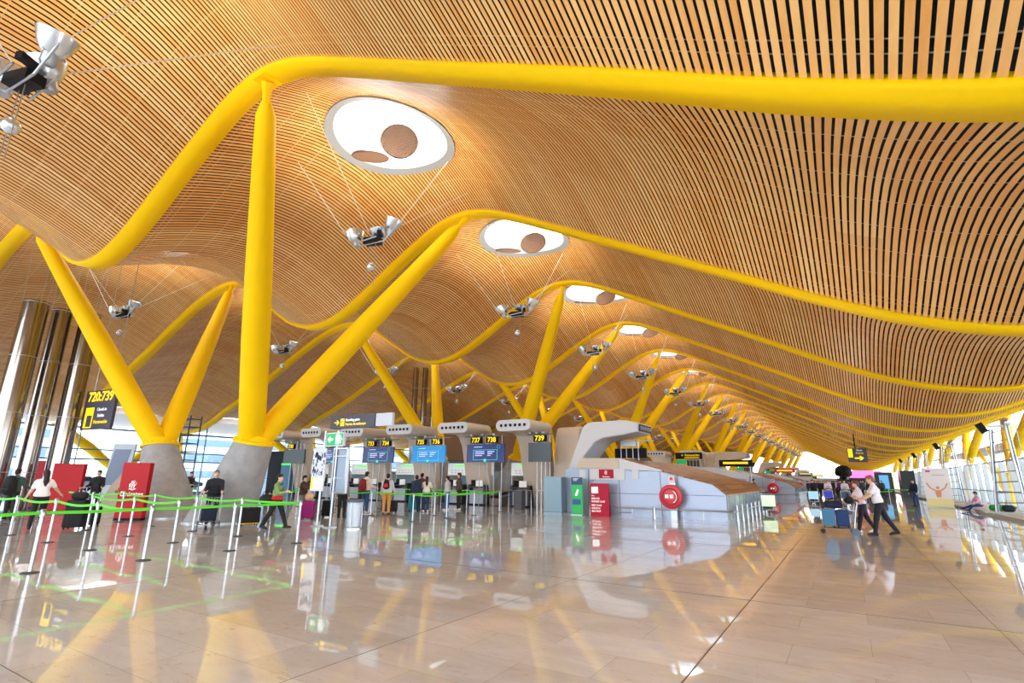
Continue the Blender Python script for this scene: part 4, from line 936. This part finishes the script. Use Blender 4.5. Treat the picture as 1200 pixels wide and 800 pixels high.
def desk(x,y,label,group,mon=True):
    t=thing('check_in_desk',label,'desk',(x,y,0),0,group)
    MB().box((0,0,.46),(1.0,.06,.78)).build('front_panel',DESKG,t)
    for s in(-1,1): MB().box((s*.58,.22,.6),(.14,.5,1.2)).build('side_panel',NAVY if s<0 else DARK,t)
    MB().box((0,.2,1.05),(1.3,.55,.08)).build('counter_top',DARK,t)
    MB().box((0,.04,.04),(1.3,.2,.08)).build('plinth',BLACK,t)
    c_=MB().box((-.3,.22,1.28),(.55,.06,.38)).build('monitor',BLACK,t); MB().box((.18,0,1.24),(.5,.03,.42)).build('paper_sign',MENU,t)
    m=MB().box((0,.44,2.12),(1.75,.05,.74)); b_=m.build('menu_board',MENU,t); MB().span((-.35,.405,2.28),(.78,.412,2.36)).build('green_strip',LG,b_)
    m=MB()
    for i in range(5):
        for k in range(2): m.span((-.6+i*.27,.405,1.88+k*.14),(-.45+i*.27,.412,1.91+k*.14))
    m.build('board_print',cm(150,160,170),b_)
    m=MB()
    for s in(-1,1): m.tube((s*.85,.44,0),(s*.85,.44,1.8),.025,n=8)
    m.tube((-.9,.44,1.74),(.9,.44,1.74),.025,n=8); m.build('board_frame',CHROME,t)
    return t
def scale_belt(x,y,label,group):
    t=thing('baggage_belt',label,'conveyor',(x,y,0),0,group)
    MB().box((0,.2,.28),(.8,.9,.5)).build('cabinet',cm(120,112,106,.5),t)
    MB().prism([(-.25,.55),(.7,.62),(2.2,1.0),(2.2,.9),(.7,.5),(-.25,.45)],-.36,.36,'yz').build('belt',BLACK,t)
    for s in(-1,1): MB().prism([(-.25,.5),(.7,.58),(2.2,.98),(2.2,1.08),(.7,.7),(-.25,.6)],s*.37,s*.4,'yz').build('side_guard',STEEL,t)
    for s in(-1,1): MB().box((s*.18,-.26,.36),(.12,.02,.12)).build('warning_sticker',cm(220,90,70),t)
    return t
dx_=[(-16.25,'739'),(-19.35,'738'),(-21.1,'737'),(-23.9,'736'),(-25.7,'735'),(-28.4,'734'),(-30.2,'733'),(-33.0,'732'),(-34.8,'731')]
for x,n_ in dx_: desk(x,27,'check-in desk with white menu board behind it, at position %s'%n_,'check-in desks in the front row')
for x,n_ in ((-17.75,'739'),(-22.45,'737'),(-27.1,'735'),(-31.6,'733')): scale_belt(x,26.9,'black baggage belt beside the desk at position %s'%n_,'baggage belts between the desks')
tag(MB().box((-24.5,29.8,1.0),(22,.12,2.0)).build('partition_panel',PALEB),'long low pale blue partition behind the row of check-in desks','partition')
tag(MB().box((-13.2,28.3,1.1),(1.8,.1,2.1)).build('partition_panel',PALEB),'short pale blue partition right of desk 739','partition')
tag(MB().box((-12.75,24.6,.85),(1.0,.5,1.7)).build('cabinet',PALEB,bevel=.02),'pale blue cabinet against the left end of the grey island wall','cabinet')
t=thing('service_table','small steel table with white top right of desk 739','table',(-13.6,25.4,0))
MB().box((0,0,.98),(1.1,.5,.05)).build('table_top',CHROME,t)
for sx in(-.5,.5):
    for sy in(-.2,.2): MB().tube((sx,sy,0),(sx,sy,.96),.02,n=8).build('leg',CHROME,t)
t=thing('service_table','low steel rail frame in front of desk 739','rail frame',(-15.0,24.9,0))
MB().path([(-.7,0,0),(-.7,0,.98),(.7,0,.98),(.7,0,0)],.022,8).build('frame',CHROME,t); MB().box((-.2,.3,.5),(.5,.4,.98)).build('cabinet',cm(90,92,100),t)
# ------------------------------------------------------------------ island ends
GREYP=mat('island_grey',col(160,172,194),.3,metal=.25); SIDEP=mat('island_side',col(120,136,146),.22,metal=.4); IWOOD=None
def iwood():
    m=bpy.data.materials.new('island_planks'); nt,N,L=nodes(m); b=N['Principled BSDF']; b.inputs['Roughness'].default_value=.4
    t=N.new('ShaderNodeTexCoord'); br=N.new('ShaderNodeTexBrick'); br.inputs['Scale'].default_value=1; br.inputs['Brick Width'].default_value=1.5; br.inputs['Row Height'].default_value=.3; br.inputs['Mortar Size'].default_value=.02
    mp=N.new('ShaderNodeMapping'); mp.inputs['Rotation'].default_value=(0,0,PI/2); L.new(t.outputs['Object'],mp.inputs[0]); L.new(mp.outputs[0],br.inputs['Vector'])
    br.inputs['Color1'].default_value=(*col(168,122,84),1); br.inputs['Color2'].default_value=(*col(128,88,60),1); br.inputs['Mortar'].default_value=(*col(70,48,34),1); L.new(br.outputs['Color'],b.inputs['Base Color']); return m
IWOOD=iwood()
def island(y,label):
    t=thing('check_in_island',label,'counter island',(0,y,0),0)
    MB().prism([(-11.27,0),(-4.35,0),(-4.35,1.03),(-4.85,1.43),(-7.0,1.95),(-10.45,2.08),(-11.27,2.1)],0,.12).build('front_wall',GREYP,t)
    MB().prism([(-11.1,2.1),(-8.93,2.09),(-8.93,2.56),(-10.85,2.58)],.02,.16).build('upper_band',BEIGE,t)
    MB().prism([(-8.9,2.06),(-6.95,1.97),(-6.98,2.03),(-8.9,2.56)],.0,.14).build('white_wedge',WHITE,t)
    m=MB()
    for x in (-10.45,-8.92,-7.02): m.span((x-.012,-.012,.02),(x+.012,.0,1.95 if x>-9 else 2.05))
    m.span((-10.4,-.01,.98),(-4.4,0,1.0)); m.build('panel_joint',cm(90,98,112),t)
    R=[(-10.7,2.57),(-8.9,2.56),(-6.95,2.03),(-4.85,1.46),(-4.3,1.06)]; n=len(R)
    V=[(x,.1,z) for x,z in R]+[(x,11.9,z) for x,z in R]+[(x,.1,z-.07) for x,z in R]+[(x,11.9,z-.07) for x,z in R]
    MB().add(V,[(i,i+1,n+i+1,n+i) for i in range(n-1)]+[(2*n+i,3*n+i,3*n+i+1,2*n+i+1) for i in range(n-1)]+[(i,2*n+i,2*n+i+1,i+1) for i in range(n-1)]+[(n+i,n+i+1,3*n+i+1,3*n+i) for i in range(n-1)]+[(0,n,3*n,2*n),(n-1,3*n-1,4*n-1,2*n-1)]).build('plank_roof',IWOOD,t)
    s_=MB().span((-4.45,.12,0),(-4.38,11.9,1.03)).build('side_wall',SIDEP,t)
    m=MB()
    for i in range(9): m.span((-4.38,.9+i*1.25,0),(-4.365,.93+i*1.25,1.03))
    m.build('panel_seam',cm(200,214,220),s_)
    MB().span((-11.25,.1,0),(-11.15,9,2.1)).build('back_wall',GREYP,t); MB().span((-12.3,1.3,0),(-11.26,3.6,2.08)).build('duct_plinth',GREYP,t); MB().span((-11.1,11.8,0),(-4.4,11.9,1.05)).build('rear_wall',GREYP,t)
    return t
def guard(y,label):
    t=thing('guard_rail',label,'rail',(0,y,0))
    m=MB(); m.tube((-10.4,-.5,.4),(-4.0,-.5,.4),.03,n=8); m.tube((-4.0,-.5,.4),(-4.0,11.5,.4),.03,n=8); m.tube((-10.4,-.5,.2),(-8.2,-.5,.2),.02,n=8); m.build('rail',CHROME,t)
    for x in (-10.2,-9.3,-8.2,-7.3,-6.0,-5.2): MB().tube((x,-.5,0),(x,-.5,.4),.022,n=8).build('post',CHROME,t)
    for i in range(9): MB().path([(-4.0,.2+i*1.25,0),(-4.0,.2+i*1.25,.3),(-4.0,.2+i*1.25,.62)],[.055,.04,.05],10).build('bollard',CHROME,t,smooth=True)
    MB().path([(-7.15,-.7,0),(-7.15,-.7,.25),(-7.15,-.7,.5)],[.07,.045,.06],10).build('bollard',CHROME,t,smooth=True)
    return t
IY=[23.65+33.3*i for i in range(6)]
isl0=island(IY[0],'grey check-in island end with sloping plank roof, nearest one'); gr0=guard(IY[0],'low steel guard rail around the nearest check-in island')
for i in range(1,5):
    copy_tree(isl0,(0,IY[i],0),label='grey check-in island end with plank roof, %s one'%ORD[i]); copy_tree(gr0,(0,IY[i],0),label='low steel guard rail around the %s check-in island'%ORD[i])
def hose(y,x,label):
    t=thing('fire_hose_reel',label,'hose reel',(x,y,0))
    R=Matrix.Rotation(PI/2,3,'X')
    HR=mat('hose_red',col(206,10,40),.3)
    MB().lathe([(.05,.1),(.40,.1),(.48,.08),(.5,0),(.48,-.08),(.40,-.1),(.05,-.1)],c=(0,-.1,.92),n=36,M=R).build('reel_case',HR,t,smooth=True)
    MB().lathe([(.30,.125),(.34,.13),(.36,.115),(.34,.1),(.3,.1)],c=(0,-.1,.92),n=36,M=R,caps=False).build('reel_ring',cm(150,10,30,.4),t,smooth=True)
    MB().box((-.14,-.235,.93),(.14,.02,.14)).build('square_label',WT,t); MB().box((.06,-.235,.93),(.14,.02,.14)).build('square_label',WT,t)
    m=MB()
    for i in range(7):
        a=-1.1+i*.3; b=a+.3; m.tube((.27*math.cos(a),-.235,.92+.27*math.sin(a)),(.27*math.cos(b),-.235,.92+.27*math.sin(b)),.014,n=6)
    m.build('curved_mark',WT,t)
    MB().box((.06,.06,.75),(.26,.1,1.5)).build('stand',STEEL,t); MB().box((.04,.0,1.62),(.26,.04,.3)).build('hose_sign',cm(230,222,228),t); MB().box((.04,-.03,1.66),(.12,.01,.12)).build('sign_print',HR,t)
    return t
h0=hose(23.3,-6.48,'round red fire hose reel on a stand at the nearest island')
for i in range(1,4): copy_tree(h0,(-6.1,IY[i]-.35,0),label='round red fire hose reel at the %s island'%ORD[i])
# crimson airline board, paper notices, red and green standing boards
t=thing('notice_board','white board with crimson square emblem on the grey island wall','notice',(-9.5,23.63,0)); MB().box((0,0,1.83),(1.72,.04,.5)).build('board',WHITE,t); q=MB().box((-.03,-.03,1.85),(.72,.02,.4)).build('crimson_panel',CRIM,t)
emblem(q,(-.03,-.05,1.91),.2,WT); text('Emirates',.1,(-.03,-.045,1.72),FRONT,WT,q)
for x,l_ in ((-10.95+.2,'small white notice left of the crimson emblem board'),(-8.15,'small white notice right of the crimson emblem board')): tag(MB().box((x,23.638,1.83),(.3,.03,.4)).build('notice',WHITE),l_,'notice')
t=thing('standing_board','crimson standing board with white lettering in front of the grey island','board',(-9.62,22.95,0),.18)
MB().prism([(-.05,0),(.4,0),(.12,1.42),(-.05,1.42)],-.42,.42,'yz').build('body',CRIM,t)
MB().box((-.2,-.06,1.13),(.3,.02,.28)).build('white_square',WT,t)
for i,s_ in enumerate(('PARA','EMIRATES','BUSINESS CLASS','FIRST CLASS','CHECK-IN','BAG DROP')): 
    text(s_,.105 if i else .07,(-.36,-.056,.88-.125*i-(0.04 if i>2 else 0)),FRONT,WT,t,align='LEFT',bold=.02,sx=.8)
t=thing('standing_board','narrow green standing board with a blue top left of the crimson one','board',(-10.75,23.0,0),.1)
MB().span((-.27,-.03,.02),(.27,.03,1.68)).build('board',mat('board_green',col(20,190,96),.35),t); MB().span((-.27,-.036,1.34),(.27,-.03,1.68)).build('blue_header',cm(10,70,110,.4),t); MB().span((-.22,-.038,.46),(.18,-.03,.7)).build('blue_box',cm(10,90,150,.4),t)
MB().prism([(-.1,0),(.0,-.02),(.1,.26),(.0,.28)],-.04,-.03).build('white_card',WT,t,loc=(0,0,.86)); text('HELLO',.1,(0,-.04,1.26),FRONT,WT,t) if False else None
m=MB(); 
for i in range(3): m.span((-.18,-.04,1.62-.05*i),(.1-.05*i,-.034,1.635-.05*i))
m.build('header_print',WT,t); MB().box((0,0,.015),(.56,.3,.03)).build('foot',STEEL,t)
# platform gear on top of the first island
def gear(x,y,label):
    t=thing('equipment_frame',label,'frame',(x,y,0))
    for a in (-.5,-.2,.15,.45): MB().tube((a,0,2.3),(a,0,3.6),.03,n=8).build('pole',CHROME,t)
    MB().box((0,.1,2.95),(1.7,.2,.5)).build('monitor_row',BLACK,t); m=MB(); m.box((0,0,3.45),(.8,.4,.3)); m.box((.6,0,3.58),(1.4,.05,.05)); m.box((-.1,0,3.75),(.5,.3,.1)); m.build('lamp_box',STEEL,t); MB().box((0,.1,2.28),(1.9,.4,.5)).build('base_cabinet',STEEL,t)
gear(-9.6,27.2,'steel frame with black monitors under the big white bent duct')
# ------------------------------------------------------------------ repeated rows of further islands
YB=mat('gantry_yellow',col(255,200,20),.5,emis=.5)
def rowsign(x,y,label,w=2.6,green=False):
    t=thing('row_sign',label,'sign',(x,y,0)); 
    for s in(-1,1): MB().tube((s*w*.4,0,0),(s*w*.4,0,3.7),.04,n=8).build('pole',STEEL,t)
    b_=MB().box((0,0,3.95),(w,.14,.62)).build('panel',BLACK,t); text('\u2190 Facturación',.3,(.15,-.08,4.0),FRONT,SY,b_); MB().span((-.4,-.09,3.73),(1.0,-.08,3.78)).build('yellow_line',SY,b_)
    if green: MB().box((-.75,0,3.35),(.95,.1,.42)).build('exit_panel',GRN,t)
    m=MB()
    for i in range(4): m.box((-.1+.32*i,0,3.1),(.24,.06,.8))
    m.build('display_bank',DARK,t); return t
sd=sidearm((-11.0,IY[1]+2.3,0),0,'beige bent air duct reaching right over the second island',)
dd=duct((-13.9,IY[1]+1.0,0),0,'beige nozzle duct over the second island, right one',hz=4.35)
copy_tree(dd,(-17.6,IY[1]+1.0,0),label='beige nozzle duct over the second island, left one')
copy_tree(dd,(-13.2,IY[1]+8.6,0),PI,label='beige duct turned away behind the second island')
rs=rowsign(-13.2,IY[1]-2.4,'black sign with yellow lettering over the second island',green=True)
for i in range(2,5):
    copy_tree(sd,(-11.0,IY[i]+2.3,0),label='beige bent air duct reaching right over the %s island'%ORD[i])
    copy_tree(dd,(-13.9,IY[i]+1.0,0),label='beige nozzle duct over the %s island'%ORD[i])
    copy_tree(rs,(-13.0,IY[i]-2.4,0),label='black sign with yellow lettering over the %s island'%ORD[i])
rw=random.Random(9)
for i in range(1,6):
    for x in (-16,-20,-24): desk(x,IY[i]+3.3,'check-in desk behind the %s island, %s'%(ORD[i],{-16:'right one',-20:'middle one',-24:'left one'}[x]),'check-in desks of the further rows') if i<3 else None
# side-facing hall-end walls between the islands: white low curved walls with a lit band
for i in range(0,4):
    y=IY[i]+14.5
    t=thing('queue_wall','white low wall with warm top between the %s island and the next'%ORD[i],'low wall',(0,y,0))
    MB().prism([(-10.5,0),(-5.6,0),(-5.6,1.9),(-7,2.35),(-10.5,2.55)],0,.3).build('wall_panel',GREYP,t); MB().prism([(-10.6,2.15),(-5.5,1.7),(-5.5,1.95),(-7,2.4),(-10.6,2.62)],-.1,0).build('white_band',WHITE,t)
    sg=MB().box((-7.2+.4*i,6,2.9),(2.4,.15,.5)).build('sign_panel',[BLACK,cm(200,30,80,.4),cm(30,140,190,.4),cm(60,170,70,.4)][i],t); MB().box((-7.2+.4*i,5.91,2.92),(1.8,.02,.16)).build('sign_strip',YB,sg)
    for s in(-1,1): MB().tube((-7.2+.4*i+s,6,0),(-7.2+.4*i+s,6,2.7),.04,n=8).build('sign_pole',STEEL,t)
# ------------------------------------------------------------------ right side
t=thing('hanging_sign','dark hanging sign with yellow arrow above the far crowd','sign',(1.05,60,0))
MB().box((0,0,4.05),(1.55,.14,1.28)).build('panel',SIGNB,t); MB().box((-.55,-.08,4.25),(.36,.02,.8)).build('yellow_tab',SY,t)
MB().prism([(-.4,-.06),(.1,-.06),(-.05,-.2),(.1,-.2),(.34,0),(.1,.2),(-.05,.2),(.1,.06),(-.4,.06)],-.02,0).build('arrow',SY,t,loc=(.15,-.07,3.78))
text('Gates',.2,(.2,-.08,4.5),FRONT,SW,t); text('Puertas',.2,(.2,-.08,4.24),FRONT,SY,t)
MB().tube((-.1,0,4.7),(-.1,0,zc(1,60)+.2),.05,n=8).build('suspension_rod',BLACK,t)
def mast(y,label,x=7.0):
    t=thing('lattice_mast',label,'mast',(x,y,.12),0,'steel lattice masts along the right windows')
    legs=[((-.6,-.12,0),(-.15,-.1,4.35)),((-.45,.2,0),(0,.12,4.35)),((.62,-.12,0),(.5,-.1,4.6)),((.78,.2,0),(.66,.12,4.6))]
    for a,b in legs: MB().tube(a,b,.05,n=8).build('leg',CHROME,t,smooth=True)
    m=MB()
    for i in range(1,9):
        f=i/8.5; P=[Vector(a)*(1-f)+Vector(b)*f for a,b in legs]; m.tube(P[0],P[2],.028,n=6); m.tube(P[2],P[3],.022,n=6); m.tube(P[0],P[1],.022,n=6)
    m.build('rung',CHROME,t)
    MB().box((-.15,0,.02),(1.9,.7,.04)).build('foot_plate',STEEL,t)
    MB().box((-.45,0,4.42),(.28,.4,.55),ry=-.45).build('floodlight',BLACK,t); MB().ball((.6,0,4.7),(.22,.2,.24)).build('silver_lamp',SILVER,t,smooth=True); MB().box((.15,0,4.5),(.7,.12,.1)).build('head_beam',STEEL,t); return t
mast(38.0,'tall steel lattice mast with black floodlight, nearest by the right windows')
for i,y in enumerate((56,74,92)): mast(y,'steel lattice mast with black floodlight, %s by the right windows'%ORD[i+1])
# banner
t=thing('banner_stand','tall white banner stand showing a figure with raised arms in a yellow field','banner',(4.95,45.2,0),.1)
MB().span((-.7,-.03,.05),(.7,.03,2.55)).build('banner',cm(238,232,232,.5),t); MB().span((-.7,-.036,.05),(.7,-.03,.6)).build('field_print',cm(240,226,160,.6),t)
pr=MB(); pr.path([(0,0,.7),(0,0,1.05),(0,0,1.15)],[.12,.17,.08],8); pr.ball((0,0,1.3),.1,8,6); pr.path([(.1,0,1.1),(.4,0,1.3),(.55,0,1.6)],.045,6); pr.path([(-.1,0,1.1),(-.4,0,1.3),(-.55,0,1.6)],.045,6)
for i,v in enumerate(pr.v): pr.v[i]=(v[0],-.04+v[1]*.05,v[2])
pr.build('figure_print',cm(226,160,110,.7),t)
MB().span((-.5,-.036,2.3),(-.25,-.03,2.42)).build('logo_print',cm(220,60,110,.6),t); MB().span((-.2,-.036,2.1),(.5,-.03,2.13)).build('text_print',cm(150,150,160),t); MB().span((-.72,-.1,0),(.72,.1,.06)).build('foot',STEEL,t)
# far shops, pink sign, dark tree-like canopy
PINK=mat('pink_light',col(255,90,190),.4,emis=1.6)
t=thing('shop_unit','dark shop block with blue screen standing at the far right','shop',(4.2,76,0)); MB().span((-1.5,0,0),(.2,3,2.75)).build('dark_block',cm(30,36,44,.3),t); MB().span((.9,-1,0),(2.2,3,2.9)).build('dark_block',cm(26,44,50,.3),t)
MB().span((-1.1,-.05,.9),(-.2,0,2.4)).build('blue_screen',mat('scr_b',col(90,160,210),.3,emis=.5),t)
t=thing('shop_unit','far shop front with a glowing pink sign band','shop',(2.4,112,0)); MB().span((-2.2,0,0),(3.6,4,2.3)).build('shop_wall',DARK,t); MB().span((-2.0,-.1,2.3),(2.6,.2,3.5)).build('pink_band',PINK,t)
t=thing('mushroom_canopy','black rounded canopy on a thick post above the far crowd','canopy',(-.4,82,0))
MB().lathe([(.25,0),(.25,1.8),(.35,2.2),(.6,2.5)],n=16).build('post',BLACK,t,smooth=True); MB().lathe([(.3,2.2),(.9,2.35),(1.0,2.75),(.85,3.3),(.5,3.6),(.05,3.7)],n=24).build('cap',BLACK,t,smooth=True)
for i,(x0,x1,y,h,c_) in enumerate(((-22,-9,212,3.6,(60,64,72)),(-9,-2,190,2.6,(70,60,70)),(-2,5,175,3.2,(40,44,54)),(-46,-24,214,4.5,(80,84,90)))):
    t=thing('far_shop','dark low shop block across the far end of the hall, %s'%['left of centre','centre','right','at far left'][i],'shop',((x0+x1)/2,y,0)); MB().box((0,0,h/2),(x1-x0,3,h)).build('block',cm(*c_,rough=.5),t); MB().box((0,-1.55,h*.8),((x1-x0)*.8,.1,h*.2)).build('fascia',cm(200,190,180,.5),t)
# ------------------------------------------------------------------ left side booth and outside
t=thing('booth','black booth with pale blue roller shutter against the left windows','booth',(-42.5,30,0))
MB().span((-2.6,0,0),(2.7,3,3.7)).build('dark_wall',BLACK,t); MB().span((-4.3,.2,0),(-2.6,2.5,3.7)).build('shutter',mat('shutter_blue',col(170,206,236),.4,emis=.15),t)
m=MB()
for i in range(14): m.span((-4.3,.17,.9+i*.2),(-2.6,.2,.93+i*.2))
m.build('shutter_slats',cm(96,130,160),t); MB().span((-4.35,.1,3.55),(2.75,.2,3.75)).build('blue_trim',cm(60,120,170),t); MB().span((.2,-.6,0),(1.5,0,2.6)).build('blue_counter',cm(90,140,176),t); MB().span((.2,-.62,2.5),(1.5,-.6,2.62)).build('green_strip',LG,t)
for i,(x,y) in enumerate(((-36.5,21.5),(-39.5,15.6),(-34.0,13.5))):
    t=thing('luggage_kiosk','grey slanted information panel by the left windows, %s of three'%['rear','middle','front'][i],'panel',(x,y,0),T_-PI)
    MB().prism([(-.6,0),(.6,0),(.9,3.2),(-.3,3.2)],-.06,.06).build('panel',cm(190,204,220,.4),t); MB().prism([(-.5,1.0),(.4,1.0),(.7,2.9),(-.2,2.9)],-.08,-.06).build('panel_print',cm(120,140,170,.5),t); MB().box((0,0,.05),(1.2,.6,.1)).build('foot',STEEL,t)
t=thing('scaffold_rack','tall thin black steel rack by the left windows','rack',(-33.5,16.5,0),.3)
for sx in(-.7,.7):
    for sy in(-.4,.4): MB().tube((sx,sy,0),(sx,sy,5.0),.04,n=6).build('upright',DARK,t)
m=MB()
for i in range(10): m.box((0,0,.5+i*.48),(1.4,.85,.05))
m.build('shelf',DARK,t)
# outside beyond the left glass
PKB=mat('outside_white',col(226,232,238),.7); 
for i in range(4):
    t=thing('outside_building','pale low building with window bands outside the left glass, %s'%['nearest','second nearest','third nearest','furthest'][i],'building',(-95,10+45*i,0))
    MB().box((0,0,4),(12,36,8)).build('wall',PKB,t); m=MB()
    for z in (1.6,4.2,6.6): m.box((6.05,0,z),(.1,34,1.1))
    m.build('window_band',cm(110,136,160,.3),t)
for i in range(9):
    t=thing('car',['silver','white','dark blue','grey','red','black','white','grey','blue'][i]+' car parked outside beyond the left glass, %s in the row'%ORD[i],'car',(-62-(i%3),5+5.2*i+(i%2),-.08),.1)
    cc=[(190,194,200),(236,238,240),(40,60,110),(120,124,130),(170,30,34),(30,30,34),(230,232,236),(130,136,142),(60,90,150)][i]
    MB().prism([(-2.1,.35),(2.1,.35),(2.15,.75),(1.3,.9),(.7,1.4),(-.9,1.42),(-1.6,.95),(-2.15,.85)],-.85,.85,'yz').build('body',cm(*cc,rough=.3),t,bevel=.06); MB().prism([(1.15,.93),(.65,1.34),(-.85,1.36),(-1.4,.96)],-.87,.87,'yz').build('side_glass',BLACK,t)
    for sx in(-.8,.8):
        for sy in(-1.3,1.35): MB().tube((sx-.1,sy,.33),(sx+.1,sy,.33),.33,n=16).build('wheel',RUBBER,t)
t=thing('outer_canopy','pale drop-off canopy outside the left windows','canopy',(-64,40,0))
MB().box((0,0,7.2),(16,140,.5)).build('canopy_roof',cm(190,176,160,.6),t)
for i in range(8): MB().tube((2,-63+18*i,0),(0,-63+18*i,7),.25,.2).build('support',YEL,t)
